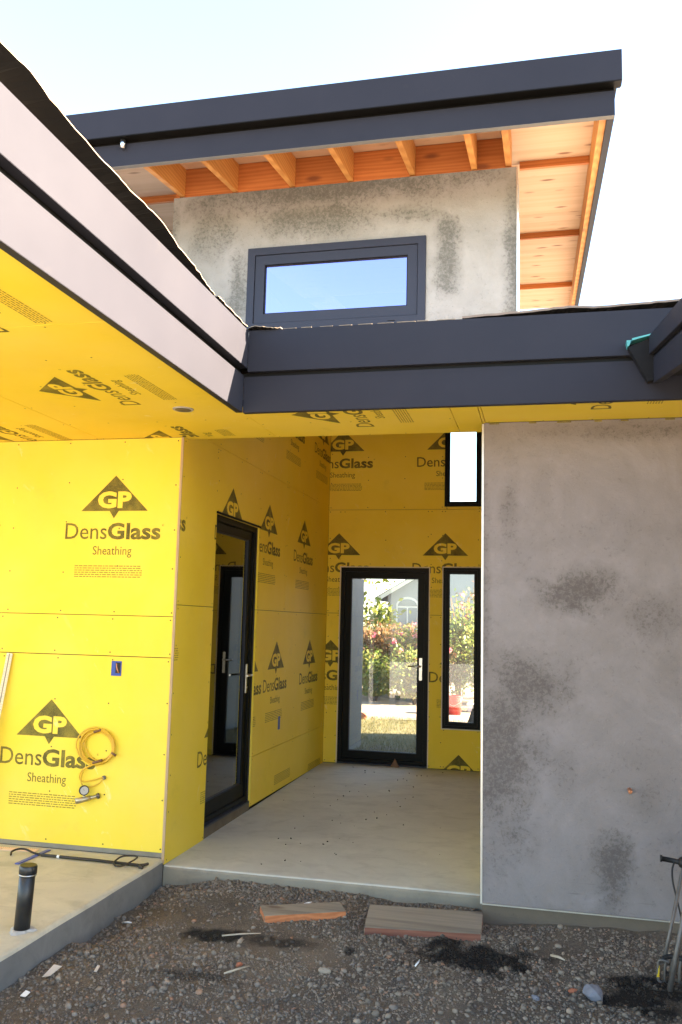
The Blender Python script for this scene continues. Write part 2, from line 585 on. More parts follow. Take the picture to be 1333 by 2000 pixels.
def box(bm, x0, x1, y0, y1, z0, z1, mi=0):
    v = [bm.verts.new(p) for p in ((x0, y0, z0), (x1, y0, z0), (x1, y1, z0), (x0, y1, z0),
                                   (x0, y0, z1), (x1, y0, z1), (x1, y1, z1), (x0, y1, z1))]
    for i in ((3, 2, 1, 0), (4, 5, 6, 7), (0, 1, 5, 4), (1, 2, 6, 5), (2, 3, 7, 6), (3, 0, 4, 7)):
        f = bm.faces.new([v[k] for k in i])
        f.material_index = mi
    return v


def abox(name, x0, x1, y0, y1, z0, z1, mats, parent=None, bevel=0.0):
    bm = bmesh.new()
    box(bm, x0, x1, y0, y1, z0, z1)
    return obj(name, bm, mats, parent, bevel=bevel)


def prism(bm, poly, d, mi=0):
    """poly: list of 3D points (planar), d: extrusion vector"""
    a = [bm.verts.new(p) for p in poly]
    b = [bm.verts.new(Vector(p) + Vector(d)) for p in poly]
    n = len(poly)
    fs = [bm.faces.new(a), bm.faces.new(list(reversed(b)))]
    for i in range(n):
        fs.append(bm.faces.new((a[i], a[(i + 1) % n], b[(i + 1) % n], b[i])))
    for f in fs:
        f.material_index = mi


def tube(bm, pts, r, seg=8, mi=0, caps=True):
    pts = [Vector(p) for p in pts]
    rs = r if isinstance(r, (list, tuple)) else [r] * len(pts)
    rings = []
    nrm = None
    for i, p in enumerate(pts):
        a = pts[max(i - 1, 0)]
        b = pts[min(i + 1, len(pts) - 1)]
        t = (b - a)
        t = t.normalized() if t.length > 1e-9 else Vector((0, 0, 1))
        if nrm is None:
            h = Vector((0, 0, 1)) if abs(t.z) < .9 else Vector((1, 0, 0))
            nrm = t.cross(h).normalized()
        nrm = (nrm - t * nrm.dot(t))
        nrm = nrm.normalized() if nrm.length > 1e-6 else t.orthogonal().normalized()
        bn = t.cross(nrm)
        rings.append([bm.verts.new(p + (nrm * math.cos(k * 2 * math.pi / seg) + bn * math.sin(k * 2 * math.pi / seg)) * rs[i]) for k in range(seg)])
    for i in range(len(rings) - 1):
        for k in range(seg):
            f = bm.faces.new((rings[i][k], rings[i][(k + 1) % seg], rings[i + 1][(k + 1) % seg], rings[i + 1][k]))
            f.material_index = mi
            f.smooth = True
    if caps:
        for ring in (rings[0], rings[-1]):
            f = bm.faces.new(ring)
            f.material_index = mi


def spline(P, n=8):
    """Catmull-Rom through P"""
    P = [Vector(p) for p in P]
    Q = [P[0] * 2 - P[1]] + P + [P[-1] * 2 - P[-2]]
    out = []
    for i in range(1, len(Q) - 2):
        for k in range(n):
            t = k / n
            a, b, c, d = Q[i - 1], Q[i], Q[i + 1], Q[i + 2]
            out.append(.5 * ((2 * b) + (c - a) * t + (2 * a - 5 * b + 4 * c - d) * t * t + (3 * b - a - 3 * c + d) * t ** 3))
    out.append(P[-1])
    return out


# ---- planes with their own 2D frame: point = o + r*u + p*v + n*h
class Plane:
    def __init__(s, o, r, p):
        s.o, s.r, s.p = Vector(o), Vector(r), Vector(p)
        s.n = s.r.cross(s.p)

    def at(s, u, v, h=0.0):
        return s.o + s.r * u + s.p * v + s.n * h


def sheet(name, pl, rects, thick, mats, parent, h0=0.0):
    """one board, the union of rectangles (u0,u1,v0,v1), front face at h0, extruded backwards"""
    us = sorted({round(x, 5) for r in rects for x in r[:2]})
    vs = sorted({round(x, 5) for r in rects for x in r[2:]})
    fill = {}
    for i in range(len(us) - 1):
        for j in range(len(vs) - 1):
            cu, cv = (us[i] + us[i + 1]) / 2, (vs[j] + vs[j + 1]) / 2
            if any(r[0] < cu < r[1] and r[2] < cv < r[3] for r in rects):
                fill[i, j] = 1
    bm = bmesh.new()
    vv = {}

    def V(i, j, k):
        if (i, j, k) not in vv:
            vv[i, j, k] = bm.verts.new(pl.at(us[i], vs[j], h0 - (thick if k else 0)))
        return vv[i, j, k]
    for (i, j) in fill:
        bm.faces.new((V(i, j, 0), V(i + 1, j, 0), V(i + 1, j + 1, 0), V(i, j + 1, 0)))
        bm.faces.new((V(i, j, 1), V(i, j + 1, 1), V(i + 1, j + 1, 1), V(i + 1, j, 1)))
        for (a, b, di, dj) in (((i, j), (i + 1, j), 0, -1), ((i + 1, j), (i + 1, j + 1), 1, 0),
                               ((i + 1, j + 1), (i, j + 1), 0, 1), ((i, j + 1), (i, j), -1, 0)):
            if (i + di, j + dj) not in fill:
                bm.faces.new((V(*a, 0), V(*a, 1), V(*b, 1), V(*b, 0)))
    return obj(name, bm, mats, parent)


# ---- printed stamp -------------------------------------------------------
def text_polys(txt, bold=0.0):
    c = bpy.data.curves.new('t', 'FONT')
    c.body = txt
    c.resolution_u = 3
    c.offset = bold
    c.fill_mode = 'FRONT'
    o = bpy.data.objects.new('t', c)
    COL.objects.link(o)
    dg = bpy.context.evaluated_depsgraph_get()
    me = bpy.data.meshes.new_from_object(o.evaluated_get(dg))
    v = [(p.co.x, p.co.y) for p in me.vertices]
    f = [tuple(p.vertices) for p in me.polygons]
    bpy.data.objects.remove(o)
    bpy.data.curves.remove(c)
    bpy.data.meshes.remove(me)
    return v, f


def fit(vf, u0, u1, v0, v1):
    v, f = vf
    a0, a1 = min(p[0] for p in v), max(p[0] for p in v)
    b0, b1 = min(p[1] for p in v), max(p[1] for p in v)
    return [(u0 + (p[0] - a0) / (a1 - a0) * (u1 - u0), v0 + (p[1] - b0) / (b1 - b0) * (v1 - v0)) for p in v], f


T_DENS = fit(text_polys('Dens', .004), -.355, -.046, -.192, -.082)
T_GLASS = fit(text_polys('Glass', .03), -.040, .345, -.194, -.080)
T_SHEATH = fit(text_polys('Sheathing', .002), -.142, .142, -.315, -.238)
T_GP = fit(text_polys('GP', .045), -.125, .123, .018, .134)
T_REG = fit(text_polys('®', .0), .352, .366, -.104, -.090)


def block_polys(u0=-.27, u1=.225, v0=-.45, v1=-.363, lines=6):
    rr = random.Random(5)
    v, f = [], []
    st = (v1 - v0) / lines
    for i in range(lines):
        y = v1 - (i + .85) * st
        x = u0
        while x < u1 - .01:
            ww = min(rr.uniform(.010, .034), u1 - x)
            k = len(v)
            v += [(x, y), (x + ww, y), (x + ww, y + st * .46), (x, y + st * .46)]
            f.append((k, k + 1, k + 2, k + 3))
            x += ww + .006
    return v, f


T_BLOCK = block_polys()
TRI = ([(-.245, 0), (-.034, 0), (-.018, -.018), (0, -.05), (.018, -.018), (.034, 0), (.245, 0), (0, .242)],
       [(0, 1, 7), (1, 2, 3), (1, 3, 7), (3, 4, 5), (3, 5, 7), (5, 6, 7)])
LOGO = None
EMBLEM = [(TRI, .0007, 0), (T_GP, .0014, 1)]
LETTERS = [(T_DENS, .0007, 0), (T_GLASS, .0007, 0), (T_REG, .0007, 0)]
SUBLINE = [(T_SHEATH, .0007, 0)]
BLOCK = [(T_BLOCK, .0007, 0)]


def stamp(pl, u, v, rects, parent, layers=LOGO, rot=0.0, h0=0.0, name='printed_logo', s=1.0):
    """print at (u,v), clipped to each board rectangle it falls on"""
    if layers is None:
        for nm, ly in (('printed_emblem', EMBLEM), ('printed_name', LETTERS), ('printed_subtitle', SUBLINE), ('fine_print', BLOCK)):
            stamp(pl, u, v, rects, parent, ly, rot, h0, nm, s)
        return
    if layers is BLOCK:
        name = 'fine_print'
    ca, sa = math.cos(rot), math.sin(rot)
    out = bmesh.new()
    got = False
    for (u0, u1, v0, v1) in rects:
        bm = bmesh.new()
        for (V, F), h, mi in layers:
            vs = [bm.verts.new((u + s * (a * ca - b * sa), v + s * (a * sa + b * ca), h)) for a, b in V]
            for f in F:
                try:
                    q = bm.faces.new([vs[k] for k in f])
                    q.material_index = mi
                except ValueError:
                    pass
        for co, no in (((u0, 0, 0), (-1, 0, 0)), ((u1, 0, 0), (1, 0, 0)), ((0, v0, 0), (0, -1, 0)), ((0, v1, 0), (0, 1, 0))):
            bmesh.ops.bisect_plane(bm, geom=bm.verts[:] + bm.edges[:] + bm.faces[:], plane_co=co, plane_no=no, clear_outer=True)
        if bm.faces:
            got = True
            me = bpy.data.meshes.new('x')
            bm.to_mesh(me)
            out.from_mesh(me)
            bpy.data.meshes.remove(me)
        bm.free()
    if not got:
        out.free()
        return None
    for p in out.verts:
        p.co = pl.at(p.co.x, p.co.y, p.co.z + h0)
    me = bpy.data.meshes.new(name)
    out.to_mesh(me)
    out.free()
    return tag(finish(name, me, ['ink_fine' if name == 'fine_print' else 'ink', 'yellow'], parent), kind=None if name == 'printed_emblem' else 'stuff')


def screws(pl, rects, parent, du=.40, dv=.26, h0=0.0):
    bm = bmesh.new()
    for (u0, u1, v0, v1) in rects:
        nu = max(1, round((u1 - u0) / du))
        nv = max(1, round((v1 - v0 - .05) / dv))
        for i in range(nu + 1):
            uu = u0 + .02 + (u1 - u0 - .04) * i / nu
            for j in range(nv + 1):
                a = uu + random.uniform(-.008, .008)
                b = v0 + .022 + (v1 - v0 - .044) * j / nv + random.uniform(-.03, .03) * (0 < j < nv)
                r = .0052
                bm.faces.new([bm.verts.new(pl.at(a + r * math.cos(k * math.pi / 3), b + r * math.sin(k * math.pi / 3), h0 + .0012)) for k in range(6)])
    return tag(obj('screw_heads', bm, 'rust', parent), kind='stuff')


# ================================================================== GROUND
def vnoise(x, y, f, seed):
    """smooth value noise"""
    r = np.random.default_rng(seed).random((64, 64))
    X, Y = x * f + 31.7, y * f + 17.3
    xi, yi = np.floor(X).astype(int), np.floor(Y).astype(int)
    fx, fy = X - xi, Y - yi
    fx, fy = fx * fx * (3 - 2 * fx), fy * fy * (3 - 2 * fy)
    g = lambda i, j: r[i % 64, j % 64]
    return (g(xi, yi) * (1 - fx) + g(xi + 1, yi) * fx) * (1 - fy) + (g(xi, yi + 1) * (1 - fx) + g(xi + 1, yi + 1) * fx) * fy - .5


def ground_z(x, y):
    x, y = np.asarray(x, float), np.asarray(y, float)
    base = -.062 + .03 * np.clip(y, -3.0, 0) - .03 * (y < -4.5)
    base = np.where(y > 1, -.10, base)
    base = base - .055 * np.exp(-((x + 2.35) / .22) ** 2) * (y < .1) * (y > -1.1) - .02 * np.exp(-((x + .3) / .5) ** 2) * (y > -.3) * (y < .2)
    near = (np.abs(x) < 9) & (y < 1) & (y > -12)
    return base + near * (vnoise(x, y, 3.1, 1) * .034 + vnoise(x, y, 9.0, 2) * .018 + vnoise(x, y, 26., 3) * .008)


gx = np.concatenate([[-300, -120, -50, -25, -14, -9, -6, -4], np.arange(-2.6, 2.01, .022), [2.5, 3.5, 5, 8, 14, 25, 50, 120, 300]])
gy = np.concatenate([[-300, -120, -50, -25, -14, -10, -8, -6.5, -5.5, -4.8, -4.2], np.arange(-3.6, .3, .022), [.5, 1, 4, 8, 14, 25, 50, 120, 300]])
GX, GY = np.meshgrid(gx, gy, indexing='ij')
GZ = ground_z(GX, GY)
nx, ny = len(gx), len(gy)
V = np.stack([GX, GY, GZ], -1).reshape(-1, 3)
idx = np.arange(nx * ny).reshape(nx, ny)
F = np.stack([idx[:-1, :-1], idx[1:, :-1], idx[1:, 1:], idx[:-1, 1:]], -1).reshape(-1, 4)
g = pydata('ground', V.tolist(), F.tolist(), 'ground', smooth=True)
tag(g, 'grey brown gravelly ground in front of the slabs', kind='structure')

bm = bmesh.new()  # unseen slab behind the camera, added to bounce sunlight onto walls and soffit
dv = [[bm.verts.new((x, y, -.135)) for x in np.linspace(-16, 14, 12)] for y in np.linspace(-26, -5.0, 10)]
for i in range(9):
    for k in range(11):
        bm.faces.new((dv[i][k], dv[i][k + 1], dv[i + 1][k + 1], dv[i + 1][k]))
tag(obj('bounce_slab', bm, 'bounce_tone'), 'added pale concrete slab, unseen, bouncing sunlight onto the house', kind='structure')

# loose gravel lying on it
t5 = (1 + 5 ** .5) / 2
ico_v = np.array([(-1, t5, 0), (1, t5, 0), (-1, -t5, 0), (1, -t5, 0), (0, -1, t5), (0, 1, t5), (0, -1, -t5), (0, 1, -t5), (t5, 0, -1), (t5, 0, 1), (-t5, 0, -1), (-t5, 0, 1)])
ico_v /= np.linalg.norm(ico_v[0])
ico_f = np.array([(0, 11, 5), (0, 5, 1), (0, 1, 7), (0, 7, 10), (0, 10, 11), (1, 5, 9), (5, 11, 4), (11, 10, 2), (10, 7, 6), (7, 1, 8),
                  (3, 9, 4), (3, 4, 2), (3, 2, 6), (3, 6, 8), (3, 8, 9), (4, 9, 5), (2, 4, 11), (6, 2, 10), (8, 6, 7), (9, 8, 1)])


def pebbles(px, py, r, sink=.25):
    n = len(px)
    pz = ground_z(px, py)
    A = rng.normal(size=(n, 3, 3))
    Q, _ = np.linalg.qr(A)
    sc = np.stack([np.ones(n), rng.uniform(.65, 1, n), rng.uniform(.4, .8, n)], -1) * r[:, None]
    jit = 1 + rng.uniform(-.22, .22, (n, 12, 1))
    P = np.einsum('nij,nkj->nki', Q, (ico_v[None] * jit) * sc[:, None, :])
    P[:, :, 2] *= .8
    P += np.stack([px, py, pz + r * sink], -1)[:, None, :]
    return P.reshape(-1, 3), (ico_f[None] + 12 * np.arange(n)[:, None, None]).reshape(-1, 3)


def mesh_np(name, V, F, mats, parent=None, smooth=False):
    me = bpy.data.meshes.new(name)
    k = F.shape[1]
    me.vertices.add(len(V))
    me.vertices.foreach_set('co', np.ascontiguousarray(V, dtype=np.float32).ravel())
    me.loops.add(F.size)
    me.loops.foreach_set('vertex_index', np.ascontiguousarray(F, dtype=np.int32).ravel())
    me.polygons.add(len(F))
    me.polygons.foreach_set('loop_start', np.arange(0, F.size, k, dtype=np.int32))
    me.update(calc_edges=True)
    me.validate()
    for mm in (mats if isinstance(mats, (list, tuple)) else [mats]):
        me.materials.append(M[mm])
    o = bpy.data.objects.new(name, me)
    COL.objects.link(o)
    if parent is not None:
        loc = Vector((0, 0, 0))
        r = parent
        while r is not None:
            loc += r.location
            r = r.parent
        me.transform(Matrix.Translation(-loc))
        o.parent = parent
    if smooth:
        for p in me.polygons:
            p.use_smooth = True
    return o


N = 70000
px = rng.uniform(-2.345, 1.7, N)
py = -.012 - 3.1 * rng.uniform(0, 1, N) ** 1.25
ok = ~((px > -.36) & (py > -.185))
ok &= rng.uniform(0, 1, N) > np.clip((vnoise(px, py, 2.6, 5) + .5 * vnoise(px, py, 7., 6)) * 3.2, 0, .85)
px, py = px[ok], py[ok]
pr = np.clip(rng.lognormal(math.log(.0050), .5, len(px)) * np.where(py < -.8, 1.06, 1.0), .0025, .02)
PV, PF = pebbles(px, py, pr)
nb = 160
bx_, by_ = rng.uniform(-2.3, 1.6, nb), rng.uniform(-3.0, -.25, nb)
br_ = rng.uniform(.013, .024, nb)
PV2, PF2 = pebbles(bx_, by_, br_, .2)
gp = mesh_np('gravel', np.concatenate([PV, PV2]), np.concatenate([PF, PF2 + len(PV)]), 'pebble')
tag(gp, 'loose crushed gravel scattered over the ground', 'gravel', kind='stuff')

# ------------------------------------------------------------------ slabs
def slab_mesh(x0, x1, y0, y1, zt0, zt1, zb, n=40):
    """top tilts from zt0 at y0 to zt1 at y1, with a softened, slightly chipped nosing"""
    bm = bmesh.new()
    prof = lambda: None
    rows = []
    rad = .016
    pts = []
    for k in range(5):
        a = k / 4 * math.pi / 2
        pts.append((y0 + rad - rad * math.sin(math.pi / 2 - a) if False else y0 + rad * (1 - math.sin(a)), -rad * (1 - math.cos(a)) if False else -rad + rad * math.cos(a)))
    return pts


es = bmesh.new()
xs = np.linspace(-2.35, -.30, 46)
ring = []
for i, x in enumerate(xs):
    j = float(vnoise(np.array(x), np.array(2.), 4, 8)) * .008
    c = float(vnoise(np.array(x), np.array(5.), 14, 9)) * .006
    sec = [(0.0 + j, -.30), (0.0 + j, -.020), (.003 + j + abs(c), -.008), (.010 + j + abs(c), -.002), (.022, .0), (4.06, .045), (4.20, .045)]
    ring.append([es.verts.new((x, a, b)) for a, b in sec])
for i in range(len(ring) - 1):
    for k in range(len(ring[0]) - 1):
        es.faces.new((ring[i][k], ring[i + 1][k], ring[i + 1][k + 1], ring[i][k + 1]))
for f in es.faces:
    if f.calc_center_median().y < .012 and f.calc_center_median().z < -.012:
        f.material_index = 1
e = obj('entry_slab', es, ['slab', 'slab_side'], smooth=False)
tag(e, 'grey concrete entry slab running back to the glazed door', kind='structure')

es = bmesh.new()
ys = np.linspace(-6.0, -.004, 60)
ring = []
for y in ys:
    j = float(vnoise(np.array(y), np.array(3.), 3, 18)) * .010
    c = abs(float(vnoise(np.array(y), np.array(7.), 11, 19))) * .010
    xe = -2.352 + j
    sec = [(xe, -.35), (xe, .018), (xe - .004 - c, .031), (xe - .013 - c, .038), (xe - .028, .04), (-8.0, .04)]
    ring.append([es.verts.new((a, y, b)) for a, b in sec])
for i in range(len(ring) - 1):
    for k in range(len(ring[0]) - 1):
        es.faces.new((ring[i][k], ring[i][k + 1], ring[i + 1][k + 1], ring[i + 1][k]))
bmesh.ops.contextual_create(es, geom=[v for v in ring[-1]])
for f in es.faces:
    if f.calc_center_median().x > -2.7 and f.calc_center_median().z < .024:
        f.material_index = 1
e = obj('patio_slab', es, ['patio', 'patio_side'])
tag(e, 'buff concrete patio slab under the left roof', kind='structure')

# ================================================================== HOUSE
house = thing('house', 'unfinished house with yellow sheathing, grey stucco and dark flat roof edges', 'house', (-1.3, 0, 0))

# --- patio wall (faces the camera, left)
PW = Plane((0, 0, 0), (1, 0, 0), (0, 0, 1))        # u=x, v=z, normal -y
bm = bmesh.new()
box(bm, -6.5, -2.362, .016, .16, .04, 3.14)
wall = obj('patio_wall', bm, 'dark_void', house)
XC = -2.362
abox('wall_sill', -6.5, -2.364, .006, .0155, .041, .0715, 'slab_side', wall)
rows = [(-4.80, XC, .072, 1.285), (-6.5, -4.804, .072, 1.285), (-6.5, XC, 1.290, 1.552), (-4.80, XC, 1.556, 2.747), (-6.5, -4.804, 1.556, 2.747)]
for r in rows:
    sheet('sheathing_panel', PW, [r], .0155, 'yellow', wall)
screws(PW, [rows[0], rows[2], rows[3]], wall)
stamp(PW, -2.828, 2.253, [rows[3]], wall)
stamp(PW, -3.205, .747, [rows[0]], wall)
stamp(PW, -4.05, 2.253, [rows[3]], wall)
stamp(PW, -4.40, .747, [rows[0]], wall)
# wood corner strip between the two sheathing planes
abox('corner_strip', -2.3615, -2.3452, -.010, .014, .012, 2.746, 'pine_z', wall)
# blue outlet box let into the board
bm = bmesh.new()
box(bm, -2.783, -2.711, -.0035, -.0005, 1.160, 1.256)
obox = obj('outlet_box', bm, 'bluebox', wall)
abox('outlet_hollow', -2.752, -2.718, -.0055, -.004, 1.178, 1.246, 'dark_void', wall)
bm = bmesh.new()
tube(bm, spline([(-2.745, -.006, 1.24), (-2.738, -.014, 1.215), (-2.731, -.014, 1.195), (-2.728, -.006, 1.18)]), .003, 6)
obj('loose_wire', bm, 'copper', wall)

# --- passage left wall (x = -2.345, faces +x)
PL = Plane((-2.345, 0, 0), (0, 1, 0), (0, 0, 1))   # u=y, v=z, normal +x
DY0, DY1, DZ0, DZ1 = .652, 1.642, .10, 2.318
bm = bmesh.new()
for (a, b, c, d) in ((.0165, DY0, .0, 2.75), (.0795, DY0, 2.75, 4.43), (DY1, 4.2, .03, 4.43), (DY0, DY1, DZ1, 4.43)):
    box(bm, -2.50, -2.3612, a, b, c, d)
pw = obj('passage_wall', bm, 'dark_void', house)
YB = 4.05
PR = [
    [(0, DY0, .004, 1.630)],
    [(DY1, YB, .042, .434)],
    [(DY1, YB, .438, 1.630)],
    [(0, DY0, 1.634, 2.748), (.0795, DY0, 2.748, 2.814), (DY0, DY1, DZ1, 2.814), (DY1, 2.44, 1.634, 2.814)],
    [(2.4435, YB, 1.634, 2.814)],
    [(.0795, 2.44, 2.818, 4.03)],
    [(2.4435, YB, 2.818, 4.03)],
    [(.0795, YB, 4.034, 4.43)],
]
for r in PR:
    sheet('sheathing_panel', PL, r, .0158, 'yellow', pw)
for r in PR:
    screws(PL, r, pw, .6, .28)
b_mid = PR[3] + PR[4]
b_low = PR[0] + PR[2]
b_top = PR[5] + PR[6]
for u in (-.26, .975, 1.905, 3.055):
    stamp(PL, u, 2.313, b_mid, pw)
for u in (1.49, 2.24, 3.38):
    stamp(PL, u, 1.122, [PR[2][0]] if u > 1 else [PR[0][0]], pw)
stamp(PL, .83, .712, [PR[0][0]], pw)
stamp(PL, -.16, 1.72, [PR[0][0]], pw, BLOCK)
for u in (.2, 1.45, 2.62, 3.72):
    stamp(PL, u, 3.505, b_top, pw)
for u, v in ((2.566, .55), (3.715, .48)):
    stamp(PL, u, v, [PR[1][0]], pw, BLOCK)
abox('outlet_box', -2.3445, -2.3415, 2.355, 2.41, .575, .69, 'bluebox', pw)
# curb under the glazed door
abox('door_curb', -2.50, -2.349, DY0, DY1, -.02, .0755, 'footing', pw)

# --- passage end wall (y = 4.05, faces camera)
PE = Plane((0, YB, 0), (1, 0, 0), (0, 0, 1))
EX0, EX1, EZ0, EZ1 = -2.188, -1.216, .05, 2.150      # door opening
WX0, WX1, WZ0, WZ1 = -1.060, -.664, .470, 2.156       # tall window
UX0, UX1, UZ0, UZ1 = -1.055, -.660, 2.818, 4.00       # upper window
bm = bmesh.new()
B0, B1 = YB + .016, YB + .17
for (a, b, c, d) in ((-2.50, EX0, 0, EZ1), (EX1, WX0, 0, EZ1), (WX0, WX1, 0, WZ0), (WX1, -.2, 0, EZ1), (-2.5, UX0, EZ1, 5.05),
                     (UX0, WX1, EZ1 + .006, UZ0), (UX0, UX1, UZ1, 5.05), (WX1 + .004, -.2, EZ1, 2.8), (UX1, -.346, 2.8, 5.05)):
    box(bm, a, b, B0, B1, c, d)
ew = obj('passage_end_wall', bm, 'dark_void', house)
XL, XR = -2.343, -.362
ER = [
    [(XL, EX0, .052, 1.645), ],
    [(EX1, WX0, .052, 1.645), (WX0, WX1, .052, WZ0), (WX1, XR, .052, 1.645)],
    [(XL, EX0, 1.649, 2.788), (EX0, EX1, EZ1, 2.788), (EX1, WX0, 1.649, 2.788), (WX0, WX1, WZ1, 2.788), (WX1, XR, 1.649, 2.788)],
    [(XL, UX0, 2.792, 4.00), (UX0, UX1, 2.792, UZ0), (UX1, XR, 2.792, 4.0)],
    [(XL, XR, 4.004, 5.05)],
]
for r in ER:
    sheet('sheathing_panel', PE, r, .0155, 'yellow', ew)
for r in ER[:4]:
    screws(PE, r, ew, .5, .28)
for u in (-2.222, -1.043):
    stamp(PE, u, 2.286, ER[2], ew)
for u in (-2.2, -1.007):
    stamp(PE, u, 3.452, ER[3], ew)
stamp(PE, -2.288, 1.112, ER[0], ew)
stamp(PE, -.85, 1.13, [ER[1][0]], ew)
stamp(PE, -.85, 1.13, [ER[1][2]], ew)
stamp(PE, -.885, -.036, [ER[1][1], ER[1][2]], ew)

# --- passage right wall (unseen from here, faces -x)
PS = Plane((-.36, 0, 0), (0, -1, 0), (0, 0, 1))
bm = bmesh.new()
box(bm, -.344, -.19, -.149, 4.2, -.12, 2.75)
box(bm, -.344, -.19, .0795, .49, 2.75, 4.43)
box(bm, -.344, -.334, .49, 4.2, 2.75, 4.50)
prism(bm, [(-.344, .49, 4.50), (-.344, 4.2, 4.50), (-.344, 4.2, 5.11), (-.344, .49, 4.515)], (.010, 0, 0))
sw = obj('passage_side_wall', bm, 'dark_void', house)
for r in [(-4.045, -.0, .03, 1.63), (-4.045, -.08, 1.634, 2.814), (-4.045, -.08, 2.818, 4.0), (-4.045, -.08, 4.004, 4.43)]:
    sheet('sheathing_panel', PS, [r], .0155, 'yellow', sw)
for u in (-.7, -1.9, -3.1):
    stamp(PS, u, 2.3, [(-4.045, 0, 1.634, 2.814)], sw)
    stamp(PS, u - .3, 1.1, [(-4.045, 0, .03, 1.63)], sw)

# --- right stucco wall, y = -.17
bm = bmesh.new()
box(bm, -.350, 2.2, -.168, -.152, .006, 2.748)
rw = obj('stucco_wall', bm, 'stucco', house)
abox('wall_core', -.186, 2.2, -.150, 0.0, -.05, 3.14, 'dark_void', rw)
bm = bmesh.new()
box(bm, -.362, -.3505, -.1715, -.150, .002, 2.742)
box(bm, -.362, -.3585, -.150, -.02, .002, 2.742)
obj('corner_bead', bm, 'zinc', rw)
abox('base_screed', -.3498, 2.2, -.1735, -.153, -.002, .0045, 'zinc', rw)
bm = bmesh.new()
xs = np.linspace(-.352, 2.2, 40)
fr = []
for x in xs:
    j = float(vnoise(np.array(x), np.array(1.), 5, 28)) * .012
    fr.append([bm.verts.new(p) for p in ((x, -.150, -.30), (x, -.158 + j, -.30), (x, -.153 + j * .6, -.06), (x, -.156 + j * .3, -.004), (x, -.12, -.004))])
for i in range(len(fr) - 1):
    for k in range(4):
        bm.faces.new((fr[i][k], fr[i + 1][k], fr[i + 1][k + 1], fr[i][k + 1]))
bm.faces.new(fr[0])
obj('footing', bm, 'footing', rw)
bm = bmesh.new()
tube(bm, [(.446, -.165, .672), (.446, -.215, .668), (.446, -.222, .667)], [.0115, .0115, .007], 12)
obj('copper_stub', bm, 'copper', rw)
# stub of print showing along the top of the stucco
screed = bmesh.new()
for k in range(7):
    a = -.30 + k * .19 + random.uniform(-.03, .03)
    box(screed, a, a + random.uniform(.04, .09), -.1702, -.1685, 2.738, 2.7465)
tag(obj('torn_board_edge', screed, 'ink', rw), kind='stuff')

# --- left wing room behind the glazed door, tower shell
bm = bmesh.new()
box(bm, -6.5, -2.502, 4.2, 4.36, -.1, 3.14)
box(bm, -6.66, -6.5, .0, 4.36, -.1, 3.14)
box(bm, -6.5, -2.502, .162, 4.2, -.1, .09)
obj('room_shell', bm, 'interior', house)

PT = Plane((0, 0, 0), (1, 0, 0), (0, 0, 1))
TX0, TX1 = -2.508, -.158
NX0, NX1, NZ0, NZ1 = -1.944, -.734, 3.475, 4.036
TT = 4.452
tower = sheet('tower_wall', PT, [(TX0, NX0, 2.752, TT), (NX1, TX1, 2.752, TT), (NX0, NX1, NZ1, TT), (NX0, NX1, 2.752, NZ0)], .078, 'stucco_up', house)
# side walls of the tower above the roof (right one catches the sun)
for (a, b, yb) in ((TX0, TX0 + .012, 4.36), (TX1 - .012, TX1, .5)):
    bm = bmesh.new()
    prism(bm, [(a, .079, 3.10), (a, yb, 3.10), (a, yb, TT + .16 * yb), (a, .079, TT + .16 * .079)], (b - a, 0, 0))
    obj('side_cladding', bm, 'stucco_up', tower)
PB = Plane((0, 4.24, 0), (1, 0, 0), (0, 0, 1))
sheet('back_cladding', PB, [(TX0 + .012, UX0, 3.1, 5.1), (UX1, -.336, 3.1, 5.1), (UX0, UX1, UZ1, 5.1)], .12, 'stucco_back', tower)
bm = bmesh.new()
box(bm, TX1 - .006, TX1 + .004, -.004, .006, 3.2, TT - .002)
obj('corner_bead', bm, 'zinc', tower)

# --- windows and doors -----------------------------------------------------
def ring_boxes(bm, pl, u0, u1, v0, v1, w, h0, h1, mi=0, wb=None):
    wb = w if wb is None else wb
    for (a, b, c, d) in ((u0, u0 + w, v0, v1), (u1 - w, u1, v0, v1), (u0 + w, u1 - w, v1 - w, v1), (u0 + w, u1 - w, v0, v0 + wb)):
        vs = [bm.verts.new(pl.at(*q)) for q in ((a, c, h0), (b, c, h0), (b, d, h0), (a, d, h0), (a, c, h1), (b, c, h1), (b, d, h1), (a, d, h1))]
        for i in ((3, 2, 1, 0), (4, 5, 6, 7), (0, 1, 5, 4), (1, 2, 6, 5), (2, 3, 7, 6), (3, 0, 4, 7)):
            bm.faces.new([vs[k] for k in i]).material_index = mi


def pane(pl, u0, u1, v0, v1, h, mat, parent, t=.006):
    bm = bmesh.new()
    bm.faces.new([bm.verts.new(pl.at(*q)) for q in ((u0, v0, h), (u1, v0, h), (u1, v1, h), (u0, v1, h))])
    return obj('pane', bm, mat, parent)


